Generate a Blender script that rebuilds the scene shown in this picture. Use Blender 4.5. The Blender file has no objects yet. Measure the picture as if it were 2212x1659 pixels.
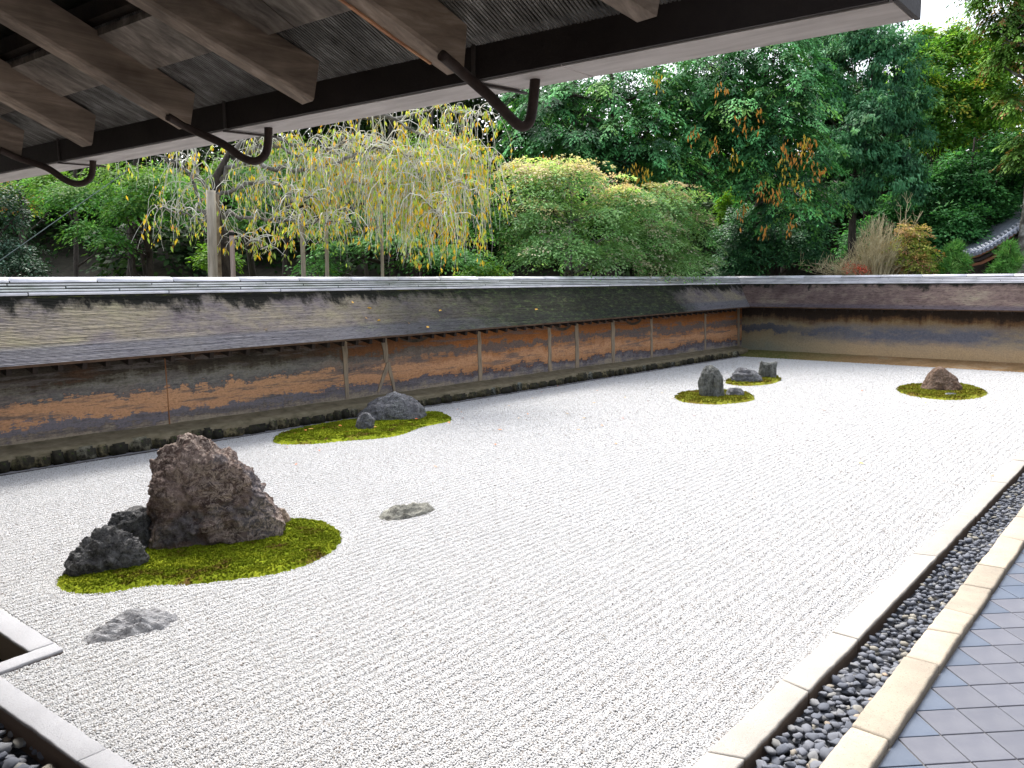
import bpy, bmesh, math, random
import numpy as np
from mathutils import Vector, Matrix, noise as mn

rng = np.random.default_rng(7)
random.seed(7)
SC = bpy.context.scene
COL = SC.collection

# ------------------------------------------------------------------ camera, world, sun, exposure
CR = np.array([[0.64161954, -0.0993954, 0.76055566],
               [-0.7669945, -0.07458618, 0.63730396],
               [-0.00661814, -0.99224869, -0.12409167]])      # columns: camera right, down, forward
EYE = np.array([0.0, 0.0, 2.4])
FO = 2050.7 / 2560 * 2212                                     # focal length, in pixels of a 2212 px wide survey print
cam = bpy.data.cameras.new('camera')
cam.sensor_width = 36.0
cam.lens = 28.84
cam.clip_start = 0.05
cam.clip_end = 900.0
camo = bpy.data.objects.new('camera', cam)
COL.objects.link(camo)
m = Matrix.Identity(4)
for i in range(3):
    m[i][0] = CR[i][0]
    m[i][1] = -CR[i][1]
    m[i][2] = -CR[i][2]
    m[i][3] = EYE[i]
camo.matrix_world = m
SC.camera = camo

SUN_EL, SUN_AZ = math.radians(58), math.radians(60)           # azimuth measured from +X towards +Y
w = bpy.data.worlds.new('World')
SC.world = w
w.use_nodes = True
wt = w.node_tree
wt.nodes.clear()
sky = wt.nodes.new('ShaderNodeTexSky')
sky.sky_type = 'NISHITA'
sky.sun_disc = False
sky.sun_elevation = SUN_EL
sky.sun_rotation = math.radians(90) - SUN_AZ
sky.air_density = 1.0
sky.dust_density = 4.0
hs = wt.nodes.new('ShaderNodeHueSaturation')
hs.inputs['Saturation'].default_value = 0.42
bg = wt.nodes.new('ShaderNodeBackground')
bg.inputs['Strength'].default_value = 0.15
wo = wt.nodes.new('ShaderNodeOutputWorld')
wt.links.new(sky.outputs[0], hs.inputs['Color'])
wt.links.new(hs.outputs[0], bg.inputs['Color'])
wt.links.new(bg.outputs[0], wo.inputs['Surface'])

sl = bpy.data.lights.new('sun', 'SUN')
sl.energy = 1.5
sl.angle = math.radians(22)
sl.color = (1.0, 0.965, 0.91)
so = bpy.data.objects.new('sun', sl)
COL.objects.link(so)
sd = Vector((math.cos(SUN_EL) * math.cos(SUN_AZ), math.cos(SUN_EL) * math.sin(SUN_AZ), math.sin(SUN_EL)))
so.rotation_euler = sd.to_track_quat('Z', 'Y').to_euler()
so.location = (0, 0, 30)

SC.view_settings.view_transform = 'Standard'
SC.view_settings.look = 'None'
SC.view_settings.exposure = 1.58
SC.view_settings.gamma = 1.0
SC.view_settings.use_curve_mapping = False
SC.cycles.use_denoising = True
SC.cycles.max_bounces = 8
SC.cycles.diffuse_bounces = 4
SC.cycles.transparent_max_bounces = 4


# ------------------------------------------------------------------ survey helpers
def ray(x, y):
    return CR @ np.array([(x - 1106) / FO, (y - 829.5) / FO, 1.0])


def gp(x, y, z=0.0):
    d = ray(x, y)
    t = (z - EYE[2]) / d[2]
    return EYE + d * t


def dp(x, y, depth):
    return EYE + ray(x, y) * depth


def onY(x, y, Y):
    d = ray(x, y)
    return EYE + d * (Y / d[1])


# ------------------------------------------------------------------ object helpers
def tag(o, label=None, cat=None, group=None, kind=None):
    if label: o['label'] = label
    if cat: o['category'] = cat
    if group: o['group'] = group
    if kind: o['kind'] = kind
    return o


def link(name, me, mat=None, parent=None, smooth=False):
    o = bpy.data.objects.new(name, me)
    COL.objects.link(o)
    if mat is not None and not me.materials:
        me.materials.append(mat)
    if smooth:
        me.polygons.foreach_set('use_smooth', [True] * len(me.polygons))
    if parent is not None:
        o.parent = parent
        o.matrix_parent_inverse = Matrix.Translation(-Vector(parent.location)) if parent.type == 'EMPTY' or True else Matrix()
    return o


def empty(name, loc=(0, 0, 0)):
    o = bpy.data.objects.new(name, None)
    COL.objects.link(o)
    o.location = loc
    o.empty_display_size = 0.2
    return o


def mesh(name, verts, faces):
    me = bpy.data.meshes.new(name)
    me.from_pydata([tuple(map(float, v)) for v in verts], [], faces)
    me.update()
    return me


def np_mesh(name, V, Q):
    """V (n,3) float, Q (m,k) int, k = 3 or 4"""
    me = bpy.data.meshes.new(name)
    V = np.asarray(V, np.float32)
    Q = np.asarray(Q, np.int32)
    k = Q.shape[1]
    me.vertices.add(len(V))
    me.vertices.foreach_set('co', V.ravel())
    me.loops.add(Q.size)
    me.loops.foreach_set('vertex_index', Q.ravel())
    me.polygons.add(len(Q))
    me.polygons.foreach_set('loop_start', np.arange(0, Q.size, k, dtype=np.int32))
    me.update(calc_edges=True)
    return me


class MB:
    """collects simple solids into one mesh"""

    def __init__(s):
        s.v = []
        s.f = []

    def hexa(s, P):
        """P: 8 points, bottom ring 0-3 then top ring 4-7 (counter-clockwise from above)"""
        b = len(s.v)
        s.v += [tuple(map(float, p)) for p in P]
        s.f += [(b + 3, b + 2, b + 1, b), (b + 4, b + 5, b + 6, b + 7), (b, b + 1, b + 5, b + 4), (b + 1, b + 2, b + 6, b + 5),
                (b + 2, b + 3, b + 7, b + 6), (b + 3, b, b + 4, b + 7)]
        return s

    def box(s, x0, x1, y0, y1, z0, z1):
        return s.hexa([(x0, y0, z0), (x1, y0, z0), (x1, y1, z0), (x0, y1, z0), (x0, y0, z1), (x1, y0, z1), (x1, y1, z1), (x0, y1, z1)])

    def beam(s, a, b, wd, hg, up=(0, 0, 1)):
        """box from a to b; a,b on the centre of the underside; wd across, hg along up"""
        a = Vector(a); b = Vector(b)
        d = (b - a).normalized()
        side = d.cross(Vector(up)).normalized()
        u = side.cross(d).normalized()
        h = side * wd / 2
        U = u * hg
        return s.hexa([a + h, b + h, b - h, a - h, a + h + U, b + h + U, b - h + U, a - h + U])

    def tube(s, pts, rad, n=6):
        pts = [Vector(p) for p in pts]
        if not hasattr(rad, '__len__'): rad = [rad] * len(pts)
        b = len(s.v)
        prev = None
        for i, p in enumerate(pts):
            t = (pts[min(i + 1, len(pts) - 1)] - pts[max(i - 1, 0)])
            t = t.normalized() if t.length > 1e-9 else Vector((0, 0, 1))
            if prev is None:
                a = Vector((1, 0, 0)) if abs(t.x) < 0.8 else Vector((0, 1, 0))
                u = t.cross(a).normalized()
            else:
                u = (prev - t * prev.dot(t))
                u = u.normalized() if u.length > 1e-6 else t.orthogonal().normalized()
            prev = u
            v = t.cross(u)
            for k in range(n):
                q = 2 * math.pi * k / n
                s.v.append(tuple(p + (u * math.cos(q) + v * math.sin(q)) * rad[i]))
        for i in range(len(pts) - 1):
            for k in range(n):
                k2 = (k + 1) % n
                s.f.append((b + i * n + k, b + i * n + k2, b + (i + 1) * n + k2, b + (i + 1) * n + k))
        s.f.append(tuple(b + k for k in reversed(range(n))))
        s.f.append(tuple(b + (len(pts) - 1) * n + k for k in range(n)))
        return s

    def build(s, name, mat=None, parent=None, smooth=False):
        me = mesh(name, s.v, s.f)
        return link(name, me, mat, parent, smooth)


# ------------------------------------------------------------------ material helpers
class NT:
    def __init__(s, name):
        s.m = bpy.data.materials.new(name)
        s.m.use_nodes = True
        s.t = s.m.node_tree
        s.b = s.t.nodes['Principled BSDF']
        s.out = s.t.nodes['Material Output']
        s.b.inputs['Specular IOR Level'].default_value = 0.25
        s.co = s.t.nodes.new('ShaderNodeTexCoord')

    def n(s, typ, **k):
        x = s.t.nodes.new('ShaderNode' + typ)
        for a, v in k.items():
            if a.startswith('_'):
                setattr(x, a[1:], v)
            else:
                x.inputs[a.replace('__', ' ')].default_value = v
        return x

    def l(s, a, b):
        s.t.links.new(a, b)

    def mapping(s, scale=(1, 1, 1), loc=(0, 0, 0), rot=(0, 0, 0), src='Object'):
        x = s.n('Mapping')
        x.inputs['Scale'].default_value = scale
        x.inputs['Location'].default_value = loc
        x.inputs['Rotation'].default_value = rot
        s.l(s.co.outputs[src], x.inputs['Vector'])
        return x.outputs[0]

    def noise(s, scale=5, detail=6, rough=0.6, vec=None, dist=0.0):
        x = s.n('TexNoise')
        x.inputs['Scale'].default_value = scale
        x.inputs['Detail'].default_value = detail
        x.inputs['Roughness'].default_value = rough
        x.inputs['Distortion'].default_value = dist
        s.l(vec if vec is not None else s.co.outputs['Object'], x.inputs['Vector'])
        return x.outputs['Fac']

    def ramp(s, fac, stops, interp='LINEAR'):
        x = s.n('ValToRGB')
        x.color_ramp.interpolation = interp
        e = x.color_ramp.elements
        while len(e) < len(stops): e.new(0.5)
        for i, (p, c) in enumerate(stops):
            e[i].position = p
            e[i].color = (*c, 1) if len(c) == 3 else c
        s.l(fac, x.inputs['Fac'])
        return x.outputs['Color']

    def math(s, op, a, b=None, clamp=False):
        x = s.n('Math', _operation=op, _use_clamp=clamp)
        for i, q in enumerate((a, b)):
            if q is None: continue
            if isinstance(q, (int, float)):
                x.inputs[i].default_value = q
            else:
                s.l(q, x.inputs[i])
        return x.outputs[0]

    def mix(s, f, a, b, mode='MIX'):
        x = s.n('Mix', _data_type='RGBA', _blend_type=mode)
        for i, q in ((0, f), (6, a), (7, b)):
            if isinstance(q, (int, float)):
                x.inputs[i].default_value = q
            elif isinstance(q, tuple):
                x.inputs[i].default_value = (*q, 1)
            else:
                s.l(q, x.inputs[i])
        return x.outputs[2]

    def bump(s, h, strength=0.5, dist=0.01, normal=None):
        x = s.n('Bump')
        x.inputs['Strength'].default_value = strength
        x.inputs['Distance'].default_value = dist
        s.l(h, x.inputs['Height'])
        if normal is not None: s.l(normal, x.inputs['Normal'])
        s.l(x.outputs[0], s.b.inputs['Normal'])
        return x.outputs[0]

    def col(s, c):
        if isinstance(c, tuple):
            s.b.inputs['Base Color'].default_value = (*c, 1)
        else:
            s.l(c, s.b.inputs['Base Color'])
        return s

    def rough(s, v):
        if isinstance(v, (int, float)):
            s.b.inputs['Roughness'].default_value = v
        else:
            s.l(v, s.b.inputs['Roughness'])
        return s

    def sep(s):
        x = s.n('SeparateXYZ')
        s.l(s.co.outputs['Object'], x.inputs[0])
        return x.outputs

    def rnd(s):
        return s.n('ObjectInfo').outputs['Random']


def simple(name, c1, c2, scale=8, rough=0.85, bump=0.3, bdist=0.01, detail=6, stretch=(1, 1, 1), spec=0.25, mid=None, rv=0.0):
    t = NT(name)
    v = t.mapping(stretch)
    n1 = t.noise(scale, detail, 0.62, v)
    st = [(0.3, c1), (0.7, c2)]
    if mid: st = [(0.3, c1), (0.5, mid), (0.7, c2)]
    c = t.ramp(n1, st)
    if rv:
        r = t.math('MULTIPLY_ADD', t.rnd(), rv)
        r.node.inputs[2].default_value = 1 - rv / 2
        cc = t.n('Mix', _data_type='RGBA', _blend_type='MULTIPLY')
        cc.inputs[0].default_value = 1
        t.l(c, cc.inputs[6])
        t.l(r, cc.inputs[7])
        c = cc.outputs[2]
    t.col(c).rough(rough)
    t.b.inputs['Specular IOR Level'].default_value = spec
    if bump:
        t.bump(t.noise(scale * 4, 5, 0.7, v), bump, bdist)
    return t.m


# ---- gravel
def gravel_mat(name, inst):
    t = NT(name)
    if inst:
        r = t.rnd()
        c = t.ramp(r, [(0.0, (0.20, 0.17, 0.145)), (0.025, (0.35, 0.33, 0.31)), (0.12, (0.42, 0.415, 0.405)), (0.5, (0.475, 0.475, 0.475)), (0.8, (0.53, 0.53, 0.535)), (1.0, (0.45, 0.435, 0.415))])
        t.col(c).rough(0.85)
    else:
        v = t.n('TexVoronoi', Scale=55.0)
        t.l(t.co.outputs['Object'], v.inputs['Vector'])
        c = t.ramp(v.outputs['Distance'], [(0.0, (0.50, 0.50, 0.495)), (0.45, (0.44, 0.44, 0.435)), (0.75, (0.27, 0.265, 0.255))])  # cell borders painted darker, standing for shade between grains
        t.col(c).rough(0.9)
        t.bump(v.outputs['Distance'], -0.9, 0.012)
    t.b.inputs['Specular IOR Level'].default_value = 0.15
    return t.m


M_GRAV = gravel_mat('white gravel grain', True)
M_GRAVBED = gravel_mat('white gravel bed', False)

# ---- granite curbs
def granite(name, base, dark, warm, stain=0.95):  # stain: strength of the brown dirt and painted shade on upright faces
    t = NT(name)
    n1 = t.noise(75, 4, 0.8)
    c = t.ramp(n1, [(0.34, dark), (0.43, base), (0.60, base), (0.68, warm)])
    big = t.noise(3.0, 6, 0.65)
    c2 = t.mix(t.ramp(big, [(0.45, (0, 0, 0)), (0.75, (0.5, 0.5, 0.5))]), c, dark)
    pits = t.ramp(t.noise(38, 5, 0.75), [(0.66, (0, 0, 0)), (0.74, (0.8, 0.8, 0.8))])
    c3 = t.mix(pits, c2, warm)
    r = t.math('MULTIPLY_ADD', t.rnd(), 0.22)
    r.node.inputs[2].default_value = 0.86
    cc = t.n('Mix', _data_type='RGBA', _blend_type='MULTIPLY')
    cc.inputs[0].default_value = 1
    t.l(c3, cc.inputs[6]); t.l(r, cc.inputs[7])
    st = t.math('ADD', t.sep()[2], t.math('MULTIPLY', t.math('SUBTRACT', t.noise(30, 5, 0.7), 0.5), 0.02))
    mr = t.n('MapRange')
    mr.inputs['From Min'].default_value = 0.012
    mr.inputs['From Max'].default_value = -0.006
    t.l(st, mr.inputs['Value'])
    fin = t.mix(t.math('MULTIPLY', mr.outputs[0], stain), cc.outputs[2], (0.085, 0.055, 0.036))  # brown dirt low down, also paints shade onto the kerb's upright faces
    t.col(fin).rough(0.85)
    t.bump(t.noise(90, 6, 0.75), 0.6, 0.008)
    return t.m


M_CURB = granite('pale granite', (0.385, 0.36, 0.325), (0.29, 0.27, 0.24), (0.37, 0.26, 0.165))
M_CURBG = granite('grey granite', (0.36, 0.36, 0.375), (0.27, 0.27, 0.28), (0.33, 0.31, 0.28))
M_YEL = granite('cream granite', (0.385, 0.335, 0.265), (0.20, 0.175, 0.15), (0.37, 0.28, 0.19), 0.0)

# ---- pebbles
def pebble_mat():
    t = NT('river pebble')
    r = t.rnd()
    c = t.ramp(r, [(0.0, (0.08, 0.088, 0.11)), (0.35, (0.125, 0.135, 0.16)), (0.65, (0.155, 0.162, 0.185)), (0.90, (0.19, 0.192, 0.195)),
                   (0.97, (0.24, 0.225, 0.19)), (1.0, (0.33, 0.25, 0.18))])
    n1 = t.noise(25, 5, 0.7)
    c = t.mix(t.ramp(n1, [(0.5, (0, 0, 0)), (0.8, (0.4, 0.4, 0.4))]), c, (0.22, 0.22, 0.235))
    t.col(c).rough(0.8)
    t.bump(t.noise(60, 4, 0.6), 0.15, 0.004)
    return t.m


M_PEB = pebble_mat()
M_PEBBED = simple('dark pebble bed', (0.02, 0.022, 0.026), (0.07, 0.074, 0.085), 40, 0.9)
# the joined pebbles: tint by voronoi cell
def pebble_stuff_mat():
    t = NT('river pebbles joined')
    a = t.n('Attribute', _attribute_name='tint')
    t.col(a.outputs['Color']).rough(0.8)
    return t.m
M_PEBS = pebble_stuff_mat()

# ---- tiles
def tile_mat(name, c1, c2):
    t = NT(name)
    n1 = t.noise(5, 7, 0.65)
    c = t.ramp(n1, [(0.35, c1), (0.68, c2)])
    g = t.ramp(t.noise(22, 5, 0.75), [(0.64, (0, 0, 0)), (0.8, (0.35, 0.35, 0.35))])
    c = t.mix(g, c, (0.30, 0.30, 0.31))
    r = t.math('MULTIPLY_ADD', t.rnd(), 0.12)
    r.node.inputs[2].default_value = 0.94
    cc = t.n('Mix', _data_type='RGBA', _blend_type='MULTIPLY')
    cc.inputs[0].default_value = 1
    t.l(c, cc.inputs[6]); t.l(r, cc.inputs[7])
    t.col(cc.outputs[2]).rough(t.ramp(t.noise(9, 4, 0.6), [(0.3, (0.42,) * 3), (0.7, (0.62,) * 3)]))
    t.b.inputs['Specular IOR Level'].default_value = 0.4
    t.bump(t.noise(30, 4, 0.6), 0.08, 0.003)
    return t.m


M_TILE = tile_mat('grey clay tile', (0.090, 0.094, 0.118), (0.125, 0.129, 0.152))
M_TILED = tile_mat('blue grey clay tile', (0.058, 0.078, 0.118), (0.09, 0.112, 0.152))
M_GROUT = simple('pale mortar', (0.15, 0.14, 0.13), (0.22, 0.205, 0.19), 30)
M_EARTH = simple('dark backdrop earth', (0.02, 0.018, 0.012), (0.05, 0.045, 0.03), 4)


# ---- earthen wall
def wall_mat(name, axis, long):
    t = NT(name)
    sx = t.sep()
    u = sx[axis]
    z = sx[2]
    h = t.math('MULTIPLY_ADD', z, 1 / 1.13)
    h.node.inputs[2].default_value = -0.24 / 1.13
    if long:
        sc1, sc2, sc3 = (0.75, 0.75, 2.6), (2.6, 2.6, 14.0), (14, 14, 40)
    else:
        sc1, sc2, sc3 = (0.8, 0.8, 1.6), (2.5, 2.5, 6.0), (12, 12, 18)
    n1 = t.noise(1.0, 5, 0.6, t.mapping(sc1))
    n2 = t.noise(1.0, 7, 0.72, t.mapping(sc2, (3, 5, 1)))
    n3 = t.noise(1.0, 5, 0.75, t.mapping(sc3, (8, 1, 4)))
    a1, a2, a3 = (0.42, 0.34, 0.24) if long else (0.55, 0.25, 0.15)
    hh = t.math('ADD', h, t.math('MULTIPLY', t.math('SUBTRACT', n1, 0.5), a1))
    hh = t.math('ADD', hh, t.math('MULTIPLY', t.math('SUBTRACT', n2, 0.5), a2))
    hh = t.math('ADD', hh, t.math('MULTIPLY', t.math('SUBTRACT', n3, 0.5), a3))
    drip = t.noise(1.0, 5, 0.65, t.mapping((5.5, 5.5, 0.5), (2, 4, 6)))
    hh = t.math('ADD', hh, t.math('MULTIPLY', t.math('SUBTRACT', drip, 0.5), 0.30))
    OR, ORD, GR, DK, PU, BE = (0.52, 0.285, 0.155), (0.38, 0.185, 0.085), (0.22, 0.21, 0.185), (0.065, 0.055, 0.043), (0.175, 0.16, 0.175), (0.31, 0.26, 0.195)
    if long:
        near = t.ramp(hh, [(0.03, BE), (0.10, (0.17, 0.14, 0.12)), (0.13, PU), (0.235, PU), (0.255, OR), (0.48, (0.53, 0.30, 0.165)), (0.50, (0.12, 0.115, 0.12)),
                           (0.60, GR), (0.70, (0.12, 0.11, 0.085)), (0.735, DK), (0.95, (0.026, 0.022, 0.018))])
        far = t.ramp(hh, [(0.02, BE), (0.09, (0.24, 0.21, 0.19)), (0.12, PU), (0.22, (0.075, 0.06, 0.065)), (0.25, ORD), (0.42, OR), (0.60, (0.36, 0.16, 0.065)), (0.62, (0.15, 0.11, 0.095)),
                          (0.74, (0.16, 0.12, 0.10)), (0.77, (0.33, 0.13, 0.045)), (1.0, (0.22, 0.085, 0.03))])
        f = t.math('MULTIPLY_ADD', u, 1 / 5.0, True)
        f.node.inputs[2].default_value = -8.0 / 5.0
        f2 = t.math('ADD', f, t.math('MULTIPLY', t.math('SUBTRACT', n1, 0.5), 1.2), True)
        c = t.mix(f2, near, far)
        # grey streaky patches over the orange
        g = t.ramp(t.noise(1.0, 6, 0.75, t.mapping((0.9, 0.9, 9.0), (31, 2, 7))), [(0.52, (0, 0, 0)), (0.60, (0.75,) * 3)])
        c = t.mix(g, c, (0.13, 0.115, 0.11))
        crack = t.ramp(t.noise(1.0, 3, 0.5, t.mapping((14, 14, 130), (1, 2, 3))), [(0.30, (0.45,) * 3), (0.42, (1,) * 3)])
        cc = t.mix(1.0, c, crack, 'MULTIPLY')
    else:
        c = t.ramp(hh, [(0.0, (0.50, 0.36, 0.21)), (0.16, (0.47, 0.345, 0.215)), (0.38, (0.39, 0.315, 0.215)), (0.60, (0.32, 0.255, 0.165)), (0.74, (0.29, 0.205, 0.11)),
                        (0.86, (0.15, 0.085, 0.045)), (0.94, (0.055, 0.038, 0.028)), (1.0, (0.04, 0.03, 0.024))])
        bell = t.ramp(t.math('ADD', h, t.math('MULTIPLY', t.math('SUBTRACT', n2, 0.5), 0.35)), [(0.18, (0, 0, 0)), (0.40, (1, 1, 1)), (0.62, (1, 1, 1)), (0.80, (0, 0, 0))])
        pm = t.ramp(t.math('ADD', t.math('MULTIPLY', t.noise(1.0, 5, 0.6, t.mapping((0.35, 0.35, 0.9), (7, 2, 1))), 0.75), t.math('MULTIPLY', n2, 0.25)), [(0.40, (0, 0, 0)), (0.52, (0.92,) * 3)])
        bcol = t.ramp(n3, [(0.3, (0.095, 0.105, 0.15)), (0.7, (0.17, 0.18, 0.22))])
        c = t.mix(t.math('MULTIPLY', bell, pm), c, bcol)
        # paler and greener towards the corner (large u)
        f = t.math('MULTIPLY_ADD', u, 1 / 3.0, True)
        f.node.inputs[2].default_value = -7.6 / 3.0
        cor = t.ramp(hh, [(0.0, (0.20, 0.20, 0.15)), (0.25, (0.24, 0.205, 0.13)), (0.42, (0.22, 0.17, 0.10)), (0.48, (0.07, 0.075, 0.09)), (0.62, (0.09, 0.09, 0.10)), (0.68, (0.22, 0.18, 0.11)),
                          (0.85, (0.12, 0.08, 0.05)), (0.92, (0.04, 0.03, 0.025))])
        cc = t.mix(f, c, cor)
    gr = t.ramp(t.noise(1.0, 6, 0.8, t.mapping((26, 26, 34), (6, 6, 6))), [(0.30, (0.68,) * 3), (0.5, (1.0,) * 3), (0.7, (1.22,) * 3)])
    cc = t.mix(1.0, cc, gr, 'MULTIPLY')
    t.col(cc).rough(0.92)
    t.b.inputs['Specular IOR Level'].default_value = 0.1
    t.bump(t.math('ADD', n3, t.math('MULTIPLY', n2, 0.6)), 0.6, 0.012)
    return t.m


M_WALL1 = wall_mat('old oiled clay, long wall', 0, True)
M_WALL2 = wall_mat('old oiled clay, end wall', 1, False)
M_LEDGE = simple('trodden clay ledge', (0.10, 0.085, 0.05), (0.22, 0.185, 0.125), 6, mid=(0.16, 0.135, 0.085), stretch=(1, 1, 3))
M_STRIP = simple('orange earth strip', (0.14, 0.13, 0.05), (0.36, 0.20, 0.09), 1.4, mid=(0.30, 0.18, 0.085), stretch=(2, 1, 2))
M_POSTW = simple('weathered wall post', (0.15, 0.115, 0.085), (0.33, 0.25, 0.165), 6, stretch=(3, 3, 0.6), mid=(0.26, 0.21, 0.15))
M_SCAR = simple('dark plaster scar', (0.03, 0.025, 0.02), (0.09, 0.07, 0.05), 9)
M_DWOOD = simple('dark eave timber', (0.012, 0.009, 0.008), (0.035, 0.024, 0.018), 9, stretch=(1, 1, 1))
M_EDGEB = simple('brown eave board', (0.05, 0.03, 0.02), (0.12, 0.075, 0.05), 5)
M_RIDGE = simple('silvered ridge tile', (0.42, 0.43, 0.46), (0.74, 0.74, 0.78), 2.6, rough=0.5, mid=(0.62, 0.62, 0.66), stretch=(1, 1, 4), rv=0.22)
M_RIDGED = simple('mossy grey ridge tile', (0.28, 0.31, 0.27), (0.58, 0.60, 0.60), 2.2, rough=0.6, mid=(0.46, 0.48, 0.48), stretch=(1, 1, 4), rv=0.25)
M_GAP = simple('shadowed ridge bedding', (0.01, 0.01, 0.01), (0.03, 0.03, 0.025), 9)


def base_stone_mat():
    t = NT('mossy foundation stone')
    c = t.ramp(t.rnd(), [(0.0, (0.03, 0.028, 0.02)), (0.4, (0.075, 0.065, 0.035)), (0.7, (0.16, 0.14, 0.08)), (0.9, (0.24, 0.20, 0.11)), (1.0, (0.20, 0.22, 0.20))])
    n = t.noise(6, 7, 0.75)
    c = t.mix(t.ramp(n, [(0.42, (0, 0, 0)), (0.56, (0.92,) * 3)]), c, (0.018, 0.016, 0.012))
    n = t.noise(11, 5, 0.7, t.mapping((1, 1, 1), (7, 7, 7)))
    c = t.mix(t.ramp(n, [(0.56, (0, 0, 0)), (0.68, (0.7,) * 3)]), c, (0.055, 0.075, 0.015))
    t.col(c).rough(0.9)
    t.bump(t.noise(22, 6, 0.7), 0.7, 0.02)
    return t.m


M_BSTONE = base_stone_mat()


def shingle_mat(name, axis, kind):
    t = NT(name)
    sx = t.sep()
    u = sx[axis]
    z = sx[2]
    st = t.noise(1.0, 6, 0.65, t.mapping((0.9, 0.9, 1.3), (4, 4, 2)))
    st2 = t.noise(1.0, 7, 0.72, t.mapping((2.6, 2.6, 6.0), (1, 9, 3)))
    fine = t.noise(1.0, 6, 0.8, t.mapping((10, 10, 90) if kind == 'long' else (7, 7, 60), (5, 2, 8)))
    mixn = t.math('ADD', t.math('MULTIPLY', st, 0.6), t.math('MULTIPLY', st2, 0.4))
    if kind == 'long':
        c = t.ramp(mixn, [(0.34, (0.13, 0.105, 0.12)), (0.44, (0.21, 0.185, 0.185)), (0.50, (0.26, 0.23, 0.195)), (0.57, (0.30, 0.265, 0.20)), (0.70, (0.33, 0.31, 0.20))])
    else:
        c = t.ramp(mixn, [(0.34, (0.085, 0.058, 0.058)), (0.46, (0.135, 0.098, 0.093)), (0.54, (0.185, 0.14, 0.125)), (0.62, (0.24, 0.205, 0.165)), (0.7, (0.29, 0.265, 0.18))])
    # dark growth hanging down from the ridge
    zn = t.math('ADD', z, t.math('MULTIPLY', t.math('SUBTRACT', t.noise(1.0, 6, 0.7, t.mapping((2.6, 2.6, 0.7), (2, 3, 9))), 0.5), 0.9))
    dk = t.ramp(zn, [(0.0, (0, 0, 0)), (0.5, (0, 0, 0)), (1.0, (1, 1, 1))])
    dk.node.color_ramp.elements[1].position = 0.0
    mr = t.n('MapRange')
    mr.inputs['From Min'].default_value = 2.04 if kind == 'long' else 2.16
    mr.inputs['From Max'].default_value = 2.16 if kind == 'long' else 2.28
    t.l(zn, mr.inputs['Value'])
    c = t.mix(mr.outputs[0], c, (0.022, 0.022, 0.018))
    # grey, newer eave band
    mr2 = t.n('MapRange')
    mr2.inputs['From Min'].default_value = 1.60
    mr2.inputs['From Max'].default_value = 1.53
    zb = t.math('ADD', z, t.math('MULTIPLY', u, -0.0085)) if kind == 'long' else t.math('ADD', z, -0.10)
    t.l(zb, mr2.inputs['Value'])
    c = t.mix(t.math('MULTIPLY', mr2.outputs[0], 0.85), c, (0.175, 0.175, 0.20) if kind == 'long' else (0.11, 0.095, 0.115))
    if kind == 'long':
        # the stretch below the maple is black with moss and algae
        fu = t.n('MapRange')
        fu.inputs['From Min'].default_value = 9.3
        fu.inputs['From Max'].default_value = 13.5
        t.l(t.math('ADD', u, t.math('MULTIPLY', t.math('SUBTRACT', st2, 0.5), 5.0)), fu.inputs['Value'])
        fe = t.n('MapRange')
        fe.inputs['From Min'].default_value = 21.8
        fe.inputs['From Max'].default_value = 20.6
        t.l(t.math('ADD', u, t.math('MULTIPLY', t.math('SUBTRACT', st2, 0.5), 2.0)), fe.inputs['Value'])
        wet = t.math('MULTIPLY', fu.outputs[0], fe.outputs[0])
        gm = t.ramp(t.noise(1.0, 8, 0.8, t.mapping((5, 5, 16), (9, 9, 9))), [(0.50, (0.028, 0.032, 0.024)), (0.60, (0.07, 0.10, 0.04)), (0.68, (0.20, 0.24, 0.12))])
        c = t.mix(t.math('MULTIPLY', wet, 0.93), c, gm)
        gy = t.ramp(t.noise(1.0, 5, 0.7, t.mapping((0.8, 0.8, 1.6), (0.5, 2, 2))), [(0.60, (0, 0, 0)), (0.72, (0.5,) * 3)])
        gy2 = t.math('MULTIPLY', gy, t.ramp(fine, [(0.45, (0, 0, 0)), (0.62, (1, 1, 1))]))
        c = t.mix(gy2, c, (0.40, 0.42, 0.19))
    fr = t.ramp(fine, [(0.34, (0.22,) * 3), (0.50, (0.95,) * 3), (0.7, (1.15,) * 3)])
    c = t.mix(1.0, c, fr, 'MULTIPLY')
    t.col(c).rough(0.9)
    t.b.inputs['Specular IOR Level'].default_value = 0.12
    t.bump(fine, 0.6, 0.008)
    return t.m


M_SHIN1 = shingle_mat('weathered bark shingle, long wall', 0, 'long')
M_SHIN2 = shingle_mat('weathered bark shingle, end wall', 1, 'end')
M_FLASH = simple('dark mossy fillet', (0.02, 0.022, 0.018), (0.16, 0.17, 0.04), 9, mid=(0.035, 0.035, 0.026), stretch=(0.6, 0.6, 3))
M_FLINE = simple('grey fillet edge', (0.14, 0.13, 0.13), (0.30, 0.28, 0.28), 6)


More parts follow.
